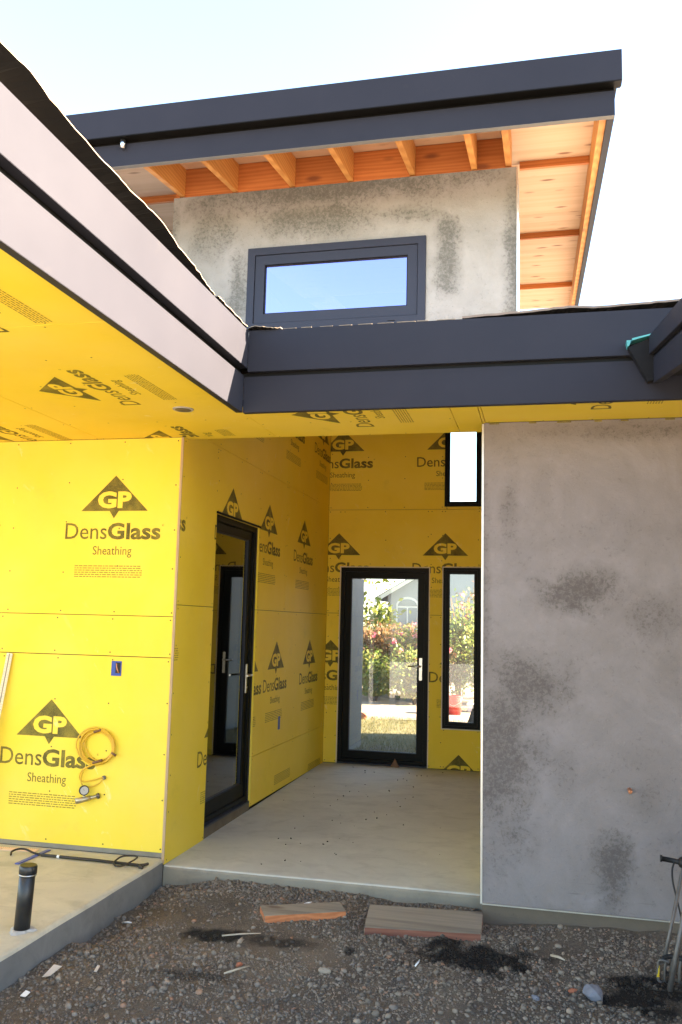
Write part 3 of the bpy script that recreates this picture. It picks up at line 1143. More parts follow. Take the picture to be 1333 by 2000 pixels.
def window(pl, u0, u1, v0, v1, fwid, swid, mat, gmat, h_f=.012, h_s=.004, depth=.09, vents=False):
    bm = bmesh.new()
    ring_boxes(bm, pl, u0, u1, v0, v1, fwid, -depth, h_f)
    fr = obj('window', bm, mat, house)
    g = .004
    bm = bmesh.new()
    ring_boxes(bm, pl, u0 + fwid + g, u1 - fwid - g, v0 + fwid + g, v1 - fwid - g, swid, -depth * .8, h_s)
    obj('sash', bm, mat, fr)
    i = fwid + g + swid
    bm = bmesh.new()
    ring_boxes(bm, pl, u0 + i + .0005, u1 - i - .0005, v0 + i + .0005, v1 - i - .0005, .006, -.03, h_s - .008)
    obj('glazing_gasket', bm, 'black', fr)
    pane(pl, u0 + i, u1 - i, v0 + i, v1 - i, h_s - .02, gmat, fr)
    # dark gap behind the joint between frame and sash
    bm = bmesh.new()
    ring_boxes(bm, pl, u0 + fwid + .0003, u1 - fwid - .0003, v0 + fwid + .0003, v1 - fwid - .0003, g - .0006, -depth * .7, -.012)
    obj('joint_seal', bm, 'black', fr)
    if vents:
        for a in (.16, .82):
            c = u0 + (u1 - u0) * a
            bm = bmesh.new()
            for s in (-.012, .012):
                vs = [pl.at(c + s - .012, v0 + .017, h_f + .0005), pl.at(c + s + .012, v0 + .017, h_f + .0005), pl.at(c + s + .012, v0 + .023, h_f + .0005), pl.at(c + s - .012, v0 + .023, h_f + .0005)]
                bm.faces.new([bm.verts.new(p) for p in vs])
            obj('weep_slot', bm, 'black', fr)
    return fr


wf = window(PT, NX0 + .002, NX1 - .002, NZ0 - .02, NZ1 - .002, .050, .064, 'window_frame', 'glass_up', vents=True)
wf['label'] = 'wide dark framed window reflecting blue sky in the tower'
wf = window(PE, WX0, WX1, WZ0, WZ1, .028, .030, 'black', 'glass')
wf['label'] = 'tall narrow black window beside the end door'
wf = window(PE, UX0, UX1, UZ0, UZ1, .028, .018, 'black', 'glass')
wf['label'] = 'upper narrow window showing white sky'
# pale returns of cut board round end wall openings
bm = bmesh.new()
ring_boxes(bm, PE, WX0 - .012, WX1 + .012, WZ0 - .012, WZ1 + .012, .0115, -.002, .003)
obj('cut_board_edge', bm, 'paper', ew)
bm = bmesh.new()
for (a, b, c, d) in ((EX0 - .012, EX0 - .0005, .05, EZ1 + .012), (EX1 + .0005, EX1 + .012, .05, EZ1 + .012), (EX0, EX1, EZ1 + .0005, EZ1 + .012)):
    vs = [bm.verts.new(PE.at(*q)) for q in ((a, c, .003), (b, c, .003), (b, d, .003), (a, d, .003))]
    bm.faces.new(vs)
obj('cut_board_edge', bm, 'paper', ew)


def lever(pl, u, v, h, dirn, parent, tall=.235):
    bm = bmesh.new()
    c = [pl.at(u + a, v + b, h + k) for k in (0, .008) for a, b in ((-.016, -tall / 2), (.016, -tall / 2), (.016, tall / 2), (-.016, tall / 2))]
    vs = [bm.verts.new(p) for p in c]
    for i in ((3, 2, 1, 0), (4, 5, 6, 7), (0, 1, 5, 4), (1, 2, 6, 5), (2, 3, 7, 6), (3, 0, 4, 7)):
        bm.faces.new([vs[k] for k in i])
    bmesh.ops.bevel(bm, geom=bm.edges[:], offset=.003, segments=2, affect='EDGES')
    tube(bm, [pl.at(u, v + .03, h + .004), pl.at(u, v + .03, h + .045), pl.at(u + dirn * .012, v + .03, h + .055), pl.at(u + dirn * .125, v + .03, h + .055)], .009, 10)
    tube(bm, [pl.at(u, v - .07, h + .007), pl.at(u, v - .07, h + .014)], .010, 12)
    return obj('handle', bm, 'steel', parent)


def door(pl, u0, u1, v0, v1, rec, fwid, swid, gmat, hinge, sill, bottom):
    bm = bmesh.new()
    ring_boxes(bm, pl, u0, u1, v0, v1, fwid, -.12, -rec + .016, wb=.03)
    d = obj('glazed_door', bm, 'black', house)
    bm = bmesh.new()
    a0, a1, b0, b1 = u0 + fwid + .003, u1 - fwid - .003, v0 + .034, v1 - fwid - .003
    ring_boxes(bm, pl, a0, a1, b0, b1, swid, -.09, -rec, wb=bottom)
    lf = obj('leaf', bm, 'black', d)
    bm = bmesh.new()
    ring_boxes(bm, pl, a0 + swid + .0004, a1 - swid - .0004, b0 + bottom + .0004, b1 - swid - .0004, .008, -rec - .03, -rec - .008)
    obj('glazing_bead', bm, 'steel' if False else 'window_frame', d)
    pane(pl, a0 + swid, a1 - swid, b0 + bottom, b1 - swid, -rec - .02, gmat, d)
    hu = a1 - swid * .5 if hinge < 0 else a0 + swid * .5
    lever(pl, hu, 1.07, -rec, hinge, d)
    bm = bmesh.new()
    c = (u0 + .001, u1 - .001)
    vs = [pl.at(c[0], v0 - .024, -.10), pl.at(c[0], v0 - .024, sill), pl.at(c[0], v0 - .010, sill), pl.at(c[0], v0 - .001, -.10)]
    prism(bm, vs, pl.r * (c[1] - c[0]))
    obj('threshold', bm, 'window_frame', d)
    return d


d1 = door(PL, DY0, DY1, DZ0, DZ1, .045, .042, .068, 'glass_dark', -1, -.004, .10)
d1['label'] = 'dark glazed door in the left passage wall reflecting the end door'
d2 = door(PE, EX0, EX1, EZ0 + .025, EZ1, .02, .045, .066, 'glass', -1, .004, .075)
d2['label'] = 'black glazed door at the end of the passage showing the garden'
# torn brown flap of flashing above the left door
bm = bmesh.new()
box(bm, -2.344, -2.335, DY0 - .012, DY1 + .012, DZ1 + .001, DZ1 + .016)
obj('head_flashing', bm, 'felt', pw)
# raised dust triangle scrap leaning at the end door
bm = bmesh.new()
prism(bm, [(-1.60, YB - .03, .046), (-1.50, YB - .03, .046), (-1.555, YB - .006, .13)], (0, -.004, 0))
tag(obj('cardboard_scrap', bm, 'hosewrap'), 'small tan triangular scrap leaning on the foot of the end door', 'scrap')

# --- soffits (z = 2.75, seen from below): right = -y, up = -x
PF_ = Plane((0, 0, 2.75), (0, -1, 0), (-1, 0, 0))     # u=-y, v=-x, normal -z
bm = bmesh.new()
box(bm, -6.5, -1.70, -4.6, -.02, 2.767, 2.80)
box(bm, -1.698, 2.2, -.70, -.02, 2.767, 2.80)
sf = obj('soffit', bm, 'dark_void', house)
SR = [  # (u0,u1,v0,v1)
    (-.0, .958, 1.7215, 2.954), (.962, 2.186, 1.7215, 2.954), (2.190, 3.40, 1.7215, 2.954), (3.404, 4.58, 1.7215, 2.954),
    (-.0, 2.186, 2.958, 4.18), (2.190, 4.58, 2.958, 4.18), (-.0, 4.58, 4.184, 6.4),
    (-.078, .682, .517, 1.7185), (-.078, .682, .362, .513), (.20, .682, -2.1, .341), (-.002, .198, .345, .358)]
SR[0:2] = [(-.0, 2.186, 1.7215, 2.954)]
SR[-2] = (.172, .682, -2.1, .341)
SR[-1] = (.1, .682, .345, .358)
SR.append((-.078, -.004, 1.7215, 2.345))
for r in SR:
    sheet('sheathing_panel', PF_, [r], .0155, 'yellow', sf)
screws(PF_, [SR[0], SR[1], SR[3], SR[6], SR[8]], sf, .4, .3)
LEFT = [SR[0], SR[1], SR[2], SR[3], SR[4]]
for u, v in ((1.22, 2.43), (2.49, 2.43), (-.03, 2.43), (3.7, 2.43), (.25, 3.62), (1.5, 3.62), (2.7, 3.62)):
    for r in LEFT:
        stamp(PF_, u, v, [r], sf)
for u, v in ((.51, 1.21), (.78, -.17), (.45, -1.4)):
    for r in (SR[6], SR[8]):
        stamp(PF_, u, v, [r], sf)
stamp(PF_, .50, .36, [SR[6], SR[7]], sf, BLOCK)
# recessed light hole with trim ring
bm = bmesh.new()
tube(bm, [(-2.04, -.735, 2.752), (-2.04, -.735, 2.744)], [.062, .058], 24)
rl = obj('light_ring', bm, 'grout', sf)
bm = bmesh.new()
tube(bm, [(-2.04, -.735, 2.7435), (-2.04, -.735, 2.7425)], [.046, .046], 24)
obj('light_opening', bm, 'toolmetal', sf)
for (x, y) in ((-1.70, -1.43), (-1.70, -2.05), (-1.71, -2.82)):
    bm = bmesh.new()
    prism(bm, [(x - .014, y - .012, 2.7484), (x + .006, y - .008, 2.7484), (x + .002, y + .012, 2.744), (x - .012, y + .006, 2.742)], (0, 0, .0012))
    obj('tape_scrap', bm, 'tape', sf)
# joint bar between soffit back edge and tower wall above
abox('soffit_edge_beam', -2.344, -.364, .004, .0775, 2.7665, 3.1, 'dark_void', sf)

# --- lower roof: two tier dark fascia
LR = bmesh.new()
box(LR, -6.5, -1.722, -4.6, -.02, 3.14, 3.185)
box(LR, -1.72, 6.0, -.70, -.02, 3.14, 3.185)
box(LR, -6.5, TX0 - .004, -.018, 8.5, 3.14, 3.185)
box(LR, TX1 + .004, 6.0, -.018, 8.5, 3.14, 3.185)
roof = obj('lower_roof', LR, 'deck', house)
# left roof edge (faces +x), runs towards and past the camera
abox('fascia_board', -1.720, -1.680, -4.60, -.7205, 2.720, 2.938, 'fascia', roof, .0015)
abox('fascia_board', -1.735, -1.652, -4.62, -.7455, 2.972, 3.196, 'fascia', roof, .0015)
abox('fascia_board', -1.7195, -1.700, -4.60, -.7205, 2.9385, 2.9715, 'black', roof)  # black filler painting the shade in the gap between tiers
# front roof edge (faces the camera)
abox('fascia_board', -1.6795, 6.0, -.720, -.682, 2.720, 2.930, 'fascia', roof, .0015)
abox('fascia_board', -1.6515, 6.02, -.745, -.665, 2.952, 3.196, 'fascia', roof, .0015)
abox('fascia_board', -1.69, 6.0, -.712, -.684, 2.9305, 2.9515, 'black', roof)  # black filler, shade of the front gap put into colour
# returns at the far end of the left roof
abox('fascia_board', -6.5, -1.7215, -4.60, -4.56, 2.720, 2.938, 'fascia', roof, .0015)
abox('fascia_board', -6.5, -1.7365, -4.62, -4.54, 2.962, 3.196, 'fascia', roof, .0015)
# rear wing walls under the right hand roof
bm = bmesh.new()
box(bm, -.1, 5.6, 8.2, 8.35, -.2, 3.14)
box(bm, -.19, -.04, 4.21, 8.2, -.2, 3.14)
box(bm, 5.45, 5.6, -.1, 8.2, -.2, 3.14)
obj('rear_wing_wall', bm, 'stucco_back', house)
# house return wall seen through the end door on the left
abox('garden_wall', -2.62, -2.42, 4.375, 6.45, -.15, 3.13, 'stucco_back', house)

# --- tower roof, 2:12, rising to the back
SL = .16
rz = lambda y, o=0.0: 4.462 + SL * y + o
ROOF_B = 5.6
bm = bmesh.new()
tr = None
RX0, RX1 = -3.35, .385


def slope_prism(name, x0, x1, y0, y1, lo, hi, mats, parent, bevel=0.0):
    bm = bmesh.new()
    prism(bm, [(x0, y0, rz(y0, lo)), (x0, y1, rz(y1, lo)), (x0, y1, rz(y1, hi)), (x0, y0, rz(y0, hi))], (x1 - x0, 0, 0))
    return obj(name, bm, mats, parent, bevel=bevel)


tr = slope_prism('tower_roof', RX0, RX1, -.66, ROOF_B, .215, .235, 'felt', house)
# plywood deck panels seen from below, between the lookouts
ycuts = [-.66, .46, 1.68, 2.90, 4.12, ROOF_B]
for k in range(len(ycuts) - 1):
    slope_prism('plywood_panel', (TX1 - .10 if k == 0 else -.40), RX1 - .04, ycuts[k] + .0015, ycuts[k + 1] - .0015, .201, .214, 'ply', tr)
    slope_prism('plywood_panel', RX0 + .04, TX0 + .10, ycuts[k] + .0015, ycuts[k + 1] - .0015, .201, .214, 'ply', tr)
slope_prism('plywood_panel', TX0 + .101, TX1 - .101, -.66, .3, .201, .214, 'ply', tr)
slope_prism('plywood_panel', TX0 + .101, -.402, .302, 4.2, .201, .214, 'ply', tr)
# lookouts from the wall to the barge rafter
for y in (.46, 2.20, 4.20):
    slope_prism('lookout', (TX1 + .002 if y < .5 else -.33), RX1 - .076, y, y + .038, .148, .2, 'fir_x', tr)
    slope_prism('lookout', RX0 + .076, TX0 - .002, y, y + .038, .148, .2, 'fir_x', tr)
# barge rafters and rake fascia
for (a, b, c, d) in ((RX1 - .038, RX1, RX1 - .075, RX1 - .0385), (RX0, RX0 + .038, RX0 + .0385, RX0 + .075)):
    slope_prism('rake_fascia', a, b, -.6585, ROOF_B, -.03, .18, 'fascia', tr)
    slope_prism('barge_rafter', c, d, -.6595, ROOF_B, -.005, .2, 'fir_y', tr)
    lo, hi = (a - .012, b + .022) if a > 0 else (a - .022, b + .012)
    slope_prism('rake_cap', lo, hi, -.668, ROOF_B + .02, .181, .31, 'fascia', tr)
# front edge: two tiers, the gap between blackened in place of shade
abox('fascia_board', RX0, RX1, -.700, -.662, 4.318, 4.462, 'fascia', tr, .0015)
abox('fascia_board', RX0 - .025, RX1 + .036, -.758, -.688, 4.484, 4.662, 'fascia', tr, .0015)
abox('fascia_board', RX0 + .002, RX1 - .002, -.686, -.664, 4.4625, 4.62, 'black', tr)  # black board standing in for the shadow inside the gap
abox('fascia_board', RX0 + .001, RX1 - .001, -.699, -.663, 4.3165, 4.3178, 'fascia_under', tr)
abox('gap_shade_strip', RX0, RX1 + .03, -.757, -.687, 4.4795, 4.4835, 'black', tr)  # thin black sheet painting shade on the underside of the upper tier
# rafters tails with blocking
RXS = [-2.427, -2.039, -1.630, -1.226, -.811, -.409, -.192]
for x in RXS:
    slope_prism('rafter', x - .040, x - .002, -.661, .06, .0, .2, 'fir_y', tr, .002)
edges = [TX0] + [x for x in RXS]
for k in range(len(RXS) - 1):
    a, b = RXS[k] - .0015, RXS[k + 1] - .0405
    abox('blocking', a, b, .004, .042, TT + .001, rz(.0, .198), 'fir_x', tr)
abox('blocking', TX0 + .01, RXS[0] - .0405, .004, .042, TT + .001, rz(.0, .198), 'fir_x', tr)
abox('top_plate', TX0 + .002, TX1 - .002, -.002, .075, TT + .0002, TT + .0009, 'fir_x', tr)
# red mark on the middle lookout
bm = bmesh.new()
tube(bm, [(-2.53, -.722, 4.473), (-2.53, -.724, 4.445), (-2.53, -.722, 4.418)], [.016, .017, .012], 12)
obj('conduit_end', bm, 'steel', tr)

# --- roofing felt lying loose on the lower roof -------------------------------
def felt_strip(name, edge, inner, mats, label, th=.004):
    """edge: overhanging free edge points, inner: line on the roof; two-faced sheet with paper edge"""
    E_ = [Vector(p) for p in edge]
    I_ = [Vector(p) for p in inner]
    n = len(E_)
    bm = bmesh.new()
    cols = []
    for i in range(n):
        col = []
        for k in range(5):
            s = k / 4
            p = I_[i].lerp(E_[i], s)
            if k == 4:
                p += Vector((random.uniform(-.003, .003), random.uniform(-.002, .002), random.uniform(-.002, .003)))
            p.z += .012 * math.sin(s * math.pi) * math.sin(i * 1.7)
            col.append(p)
        cols.append(col)
    top = [[bm.verts.new(p + Vector((0, 0, th))) for p in c] for c in cols]
    bot = [[bm.verts.new(p) for p in c] for c in cols]
    for i in range(n - 1):
        for k in range(4):
            bm.faces.new((top[i][k], top[i + 1][k], top[i + 1][k + 1], top[i][k + 1])).material_index = 1
            bm.faces.new((bot[i][k], bot[i][k + 1], bot[i + 1][k + 1], bot[i + 1][k])).material_index = 0
        bm.faces.new((top[i][4], top[i + 1][4], bot[i + 1][4], bot[i][4])).material_index = 2
        bm.faces.new((top[i][0], bot[i][0], bot[i + 1][0], top[i + 1][0])).material_index = 2
    for i in (0, n - 1):
        for k in range(4):
            bm.faces.new((top[i][k], top[i][k + 1], bot[i][k + 1], bot[i][k])).material_index = 2
    o = obj(name, bm, mats)
    return tag(o, label, 'roofing felt')


ey = [-4.4, -3.9, -3.4, -3.155, -3.01, -2.83, -2.585, -2.43, -2.281, -2.12, -1.973, -1.82, -1.667, -1.52, -1.40, -1.28]
ez = [3.305, 3.30, 3.293, 3.296, 3.296, 3.284, 3.266, 3.262, 3.264, 3.266, 3.262, 3.248, 3.233, 3.223, 3.212, 3.204]
pts = spline([(-1.630 + .004 * math.sin(i * 2.1) - .02 * max(0, min(1, (y + 1.9) / .6)), y, z) for i, (y, z) in enumerate(zip(ey, ez))], 4)
felt_strip('roofing_felt', pts, [(-2.1 + .02 * math.sin(i), p.y, 3.188 + .01 * (i % 2)) for i, p in enumerate(pts)], ['felt', 'felt_brown', 'felt_edge'],
           'wavy black roofing felt curling over the sunlit left roof edge')
ey = [-1.26, -1.22, -1.18, -1.10, -.95, -.80]
ez = [3.206, 3.205, 3.204, 3.203, 3.201, 3.199]
pts = spline([(-1.642, y, z) for y, z in zip(ey, ez)], 4)
felt_strip('roofing_felt', pts, [(-2.0, p.y, 3.188) for p in pts], ['felt', 'felt_brown', 'felt_edge'],
           'flatter tan edged felt piece ending at the inner roof corner')
ex = [-1.655, -1.62, -1.56, -1.50, -1.46]
ezz = [3.199, 3.208, 3.203, 3.196, 3.200]
eyy = [-.76, -.775, -.78, -.765, -.75]
pts = spline(list(zip(ex, eyy, ezz)), 4)
felt_strip('roofing_felt', pts, [(p.x, -.55, 3.199) for p in pts], ['felt', 'felt_brown', 'felt_edge'],
           'small torn felt flap at the inner corner below the tower window')
ex = [-.43, -.3, -.06, .05, .155, .26, .364, .5, .666, .9, 1.3, 1.9]
ezz = [3.204, 3.209, 3.217, 3.224, 3.228, 3.219, 3.220, 3.226, 3.232, 3.236, 3.24, 3.24]
pts = spline([(x, -.735, z) for x, z in zip(ex, ezz)], 4)
felt_strip('roofing_felt', pts, [(p.x, -.45, 3.2 + .004) for p in pts], ['felt', 'felt_brown', 'felt_brown'],
           'brown underlay lying on the roof edge right of the tower', .012)
bm = bmesh.new()
for k in range(9):
    a = -1.45 + k * .11
    box(bm, a, a + random.uniform(.06, .105), -.744, -.70, 3.1965, 3.1965 + random.uniform(.002, .005))
tag(obj('torn_paper_edge', bm, 'felt_edge', roof), kind='stuff')

# --- side roof on the right: its rake falls towards the camera
sr_z = lambda y, o=0.0: 3.028 + .19 * (y + .76) + o
SX = .535


def sl2(name, x0, x1, y0, y1, lo, hi, mats, parent, bevel=0.0):
    bm = bmesh.new()
    prism(bm, [(x0, y0, sr_z(y0, lo)), (x0, y1, sr_z(y1, lo)), (x0, y1, sr_z(y1, hi)), (x0, y0, sr_z(y0, hi))], (x1 - x0, 0, 0))
    return obj(name, bm, mats, parent, bevel=bevel)


SY0, SY1 = -3.3, -.79
sroof = sl2('side_roof', SX + .03, 5.5, SY0, SY1, -.04, -.004, 'felt', house)
sl2('rake_cap', SX - .012, SX + .029, SY0 - .02, SY1, -.085, .012, 'fascia', sroof, .002)
sl2('rake_fascia', SX + .008, SX + .045, SY0, SY1 + .03, -.235, -.098, 'fascia', sroof, .002)
sl2('rake_gap', SX + .012, SX + .04, SY0, SY1, -.0975, -.0855, 'black', sroof)
sl2('soffit_board', SX + .046, 5.4, SY0, SY1, -.20, -.18, 'felt', sroof)
bm = bmesh.new()
prism(bm, [(SX, SY0 - .04, sr_z(SY0, -.235)), (SX, SY0, sr_z(SY0, -.235)), (SX, SY0, sr_z(SY0, .01)), (SX, SY0 - .04, sr_z(SY0, .01))], (5.0, 0, 0))
obj('eave_fascia', bm, 'fascia', sroof)
# gutter head under the valley with a strip of teal flashing
bm = bmesh.new()
prism(bm, [(.424, -.748, 2.975), (.545, -.748, 3.028), (.545, -.748, 2.800), (.515, -.748, 2.795)], (0, -.055, 0))
obj('gutter_head', bm, 'felt', sroof)
bm = bmesh.new()
prism(bm, [(.414, -.747, 3.012), (.438, -.747, 3.013), (.426, -.747, 2.982), (.419, -.747, 2.98)], (0, -.06, 0))
prism(bm, [(.440, -.747, 3.017), (.545, -.747, 3.040), (.545, -.747, 3.033), (.440, -.747, 3.006)], (0, -.075, 0))
obj('flashing_strip', bm, 'teal', sroof)
# unseen wall added out of frame to the right to shade the ground
bm = bmesh.new()
box(bm, 1.75, 5.3, -3.0, -.9, -.3, 2.3)
obj('unseen_shade_wall', bm, 'stucco', house)

# ================================================================== THINGS ON THE SITE
# capped pipe
p = thing('pipe_stub', 'capped black plastic pipe standing up from the patio slab', 'pipe', (-2.445, -1.392, .04))
bm = bmesh.new()
tube(bm, [(-2.452, -1.392, .038), (-2.440, -1.390, .335)], .0375, 24)
obj('pipe_body', bm, 'abs', p)
bm = bmesh.new()
tube(bm, [(-2.4405, -1.390, .303), (-2.4402, -1.390, .306), (-2.4392, -1.390, .338), (-2.439, -1.390, .344)], [.040, .0425, .0425, .038], 24)
obj('cap', bm, 'abs', p)
bm = bmesh.new()
tube(bm, [(-2.4406, -1.390, .298), (-2.4404, -1.390, .3035)], [.0435, .0435], 24)
obj('clamp_band', bm, 'steel', p)
bm = bmesh.new()
ringv = []
for k in range(18):
    a = k / 18 * 2 * math.pi
    rr = .062 + .012 * math.sin(3 * a) + .006 * math.sin(7 * a)
    ringv.append((a, rr))
v0 = [bm.verts.new((-2.452 + math.cos(a) * r, -1.392 + math.sin(a) * r, .0405)) for a, r in ringv]
v1 = [bm.verts.new((-2.452 + math.cos(a) * r * .78, -1.392 + math.sin(a) * r * .78, .050)) for a, r in ringv]
for k in range(18):
    bm.faces.new((v0[k], v0[(k + 1) % 18], v1[(k + 1) % 18], v1[k]))
bm.faces.new(v1)
obj('grout_collar', bm, 'grout', p)

# hooked steel bar
p = thing('hook_bar', 'long black steel bar with hook, ring and claw lying on the patio slab', 'tool', (-2.8, -.22, .04))
z = .052
bm = bmesh.new()
tube(bm, [(-3.085, -.205, z), (-2.70, -.212, z), (-2.40, -.232, z)], [.0095, .0095, .009], 8)
obj('shaft', bm, 'rust', p)
bm = bmesh.new()
tube(bm, spline([(-3.262, -.262, z + .0), (-3.285, -.215, z + .008), (-3.268, -.165, z + .012), (-3.22, -.162, z + .012), (-3.15, -.195, z + .006), (-3.08, -.2055, z)]), .0065, 8)
obj('hook', bm, 'rust', p)
bm = bmesh.new()
tube(bm, spline([(-2.535, -.285, z), (-2.565, -.25, z + .008), (-2.545, -.19, z + .03), (-2.49, -.15, z + .03), (-2.455, -.16, z + .026), (-2.462, -.21, z + .016), (-2.50, -.275, z), (-2.535, -.285, z)]), .0055, 8)
obj('ring', bm, 'rust', p)
bm = bmesh.new()
tube(bm, spline([(-2.405, -.232, z), (-2.385, -.215, z), (-2.362, -.192, z + .004)]), [.009] * 16 + [.005], 8)
tube(bm, spline([(-2.405, -.232, z), (-2.388, -.262, z), (-2.362, -.27, z)]), [.009] * 16 + [.006], 8)
obj('claw', bm, 'rust', p)
bm = bmesh.new()
tube(bm, [(-2.972, -.207, z), (-2.955, -.207, z)], .0105, 8)
obj('paint_mark', bm, 'white', p)

# blue bar, ruler
bm = bmesh.new()
prism(bm, [(-3.142, -.405, .0412), (-3.112, -.402, .0412), (-3.105, -.058, .0412), (-3.135, -.061, .0412)], (0, 0, .007))
tag(obj('blue_bar', bm, 'bluebar', bevel=.002), 'flat blue plastic bar lying crosswise under the hooked bar', 'bar')
p = thing('wooden_ruler', 'pale wooden ruler with tick marks lying by the foot of the patio wall', 'ruler', (-3.35, -.1, .041))
bm = bmesh.new()
prism(bm, [(-3.55, -.165, .0408), (-3.182, -.118, .0408), (-3.190, -.055, .0408), (-3.558, -.10, .0408)], (0, 0, .0046))
obj('blade', bm, 'rulerwood', p)
bm = bmesh.new()
for k in range(26):
    s = k / 26
    a = Vector((-3.556, -.102, .0457)).lerp(Vector((-3.192, -.057, .0457)), s)
    d = Vector((.008, -.058, 0)) * (.34 if k % 4 == 0 else .2)
    e1 = Vector((.0022, 0, 0))
    bm.faces.new([bm.verts.new(q) for q in (a, a + d, a + d + e1, a + e1)])
for k in range(7):
    a = Vector((-3.50 + k * .013, -.140 + k * .0016, .0457))
    bm.faces.new([bm.verts.new(a + Vector(q)) for q in ((0, 0, 0), (.007, 0, 0), (.007, .010, 0), (0, .010, 0))])
tag(obj('tick_marks', bm, 'ink', p), kind='stuff')

# perforated strip leaning on the wall
p = thing('leaning_strip', 'pale perforated metal strip leaning against the yellow patio wall', 'metal strip', (-3.66, -.12, .04))
def strip_at(s, off, h):
    a = Vector((-3.655, -.10, .041)).lerp(Vector((-3.5335, -.012, 1.283)), s)
    ax = Vector((1, 0, -.098)).normalized()
    return a + ax * off + Vector((0, -1, .07)) * h
bm = bmesh.new()
prism(bm, [strip_at(0, -.022, 0), strip_at(0, .022, 0), strip_at(1, .022, 0), strip_at(1, -.022, 0)], (0, -.004, 0))
obj('blade', bm, 'strip', p)
bm = bmesh.new()
bm.faces.new([bm.verts.new(q) for q in (strip_at(0.003, -.004, .0046), strip_at(.003, .004, .0046), strip_at(.997, .004, .0046), strip_at(.997, -.004, .0046))])
obj('groove', bm, 'strip_dark', p)
bm = bmesh.new()
for k in range(1, 70):
    for s in (-.014, .014):
        c = [strip_at(k / 70, s + .0022 * math.cos(q * math.pi / 3), .0047) + Vector((0, 0, .0022 * math.sin(q * math.pi / 3))) for q in range(6)]
        bm.faces.new([bm.verts.new(q) for q in c])
tag(obj('punched_holes', bm, 'strip_dark', p), kind='stuff')

# coiled yellow hose with gauge
p = thing('air_hose', 'coiled yellow air hose with pressure gauge hanging on the patio wall', 'hose', (-2.85, -.02, .36))
bm = bmesh.new()
cx, cz = -2.848, .702
P_ = []
for k in range(5 * 18 + 10):
    a = math.pi * .5 + k / 18 * 2 * math.pi
    l = k // 18
    rx = .122 + [.004, -.012, .010, -.024, .0][l % 5] + .006 * math.sin(a * 2 + l)
    rz_ = .110 + [.004, -.010, .008, -.020, .0][l % 5]
    P_.append((cx + [0, .008, -.006, .012, .0][l % 5] + rx * math.cos(a), -.014 - .006 * (l % 3) - .002 * math.sin(a), cz + rz_ * math.sin(a) + [0, -.004, .006, .004, 0][l % 5]))
tube(bm, P_, .0048, 7)
obj('coil', bm, 'hose', p)
bm = bmesh.new()
tube(bm, spline([(-2.80, -.028, .605), (-2.87, -.028, .585), (-2.935, -.022, .555), (-2.957, -.02, .505), (-2.935, -.018, .478), (-2.88, -.016, .485), (-2.79, -.014, .512)]), .0042, 7)
tube(bm, spline([(-2.87, -.022, .583), (-2.925, -.026, .555), (-2.942, -.026, .49), (-2.92, -.026, .45), (-2.86, -.024, .452), (-2.815, -.018, .475), (-2.788, -.012, .508)]), .0042, 7)
obj('loose_loop', bm, 'hose', p)
bm = bmesh.new()
for (a, b) in (((-2.868, .795), (-2.820, .812)), ((-2.865, .598), (-2.80, .622)), ((-2.735, .672), (-2.705, .655))):
    tube(bm, [(a[0], -.026, a[1]), (b[0], -.026, b[1])], .008, 8)
obj('wrap', bm, 'hosewrap', p)
bm = bmesh.new()
tube(bm, [(-2.788, -.003, .509), (-2.788, -.016, .509)], .013, 14)
obj('wall_grommet', bm, 'toolmetal', p)
bm = bmesh.new()
g0 = Vector((-2.905, -.045, .428))
gd = Vector((.55, -.80, .12)).normalized()
tube(bm, [g0 - gd * .018, g0 + gd * .016, g0 + gd * .018], [.031, .031, .027], 24)
ga = obj('gauge', bm, 'grip', p)
bm = bmesh.new()
tube(bm, [g0 + gd * .0182, g0 + gd * .0190], [.0255, .0255], 24)
obj('dial', bm, 'dial', ga)
bm = bmesh.new()
sx = gd.cross(Vector((0, 0, 1))).normalized()
sz = sx.cross(gd)
c = g0 + gd * .0194
bm.faces.new([bm.verts.new(q) for q in (c - sx * .0015, c + sx * .0015, c + sx * .010 + sz * .016)])
obj('needle', bm, 'grip', ga)
bm = bmesh.new()
tube(bm, [(-2.905, -.04, .40), (-2.902, -.04, .372)], .009, 8)
tube(bm, [(-2.945, -.075, .362), (-2.90, -.04, .372), (-2.87, -.025, .38)], [.019, .017, .015], 14)
tube(bm, [(-2.87, -.028, .38), (-2.822, -.006, .392)], .011, 10)
vb = obj('valve_body', bm, 'brass', p)
bm = bmesh.new()
tube(bm, [(-2.828, -.012, .390), (-2.818, -.003, .393)], .018, 12)
obj('wall_flange', bm, 'toolmetal', vb)

# timber offcuts
def offcut(name, c, z0, mats, label):
    bm = bmesh.new()
    top = [Vector(p) for p in c]
    cx_ = sum((p for p in top), Vector()) / 4
    dz = Vector((0, 0, -1))
    vt = [bm.verts.new(p) for p in top]
    vb_ = [bm.verts.new(Vector((p.x, p.y, z0 - .0))) for p in top]
    f = bm.faces.new(vt)
    f.material_index = 0
    bm.faces.new(list(reversed(vb_))).material_index = 1
    for k in range(4):
        bm.faces.new((vt[k], vb_[k], vb_[(k + 1) % 4], vt[(k + 1) % 4])).material_index = 1
    bmesh.ops.bevel(bm, geom=bm.edges[:], offset=.003, segments=2, affect='EDGES')
    return tag(obj(name, bm, mats), label, 'board')


offcut('timber_offcut', [(-1.478, -.628, -.030), (-1.070, -.432, -.026), (-1.138, -.300, -.022), (-1.548, -.490, -.024)], -.115, ['offcut', 'redwood'],
       'short orange edged timber offcut lying askew on the gravel')
offcut('timber_offcut', [(-.935, -.605, -.042), (-.330, -.525, -.042), (-.344, -.208, -.030), (-.972, -.268, -.030)], -.13, ['offcut', 'redwood2'],
       'wider weathered timber offcut lying against the slab beside the stucco wall')


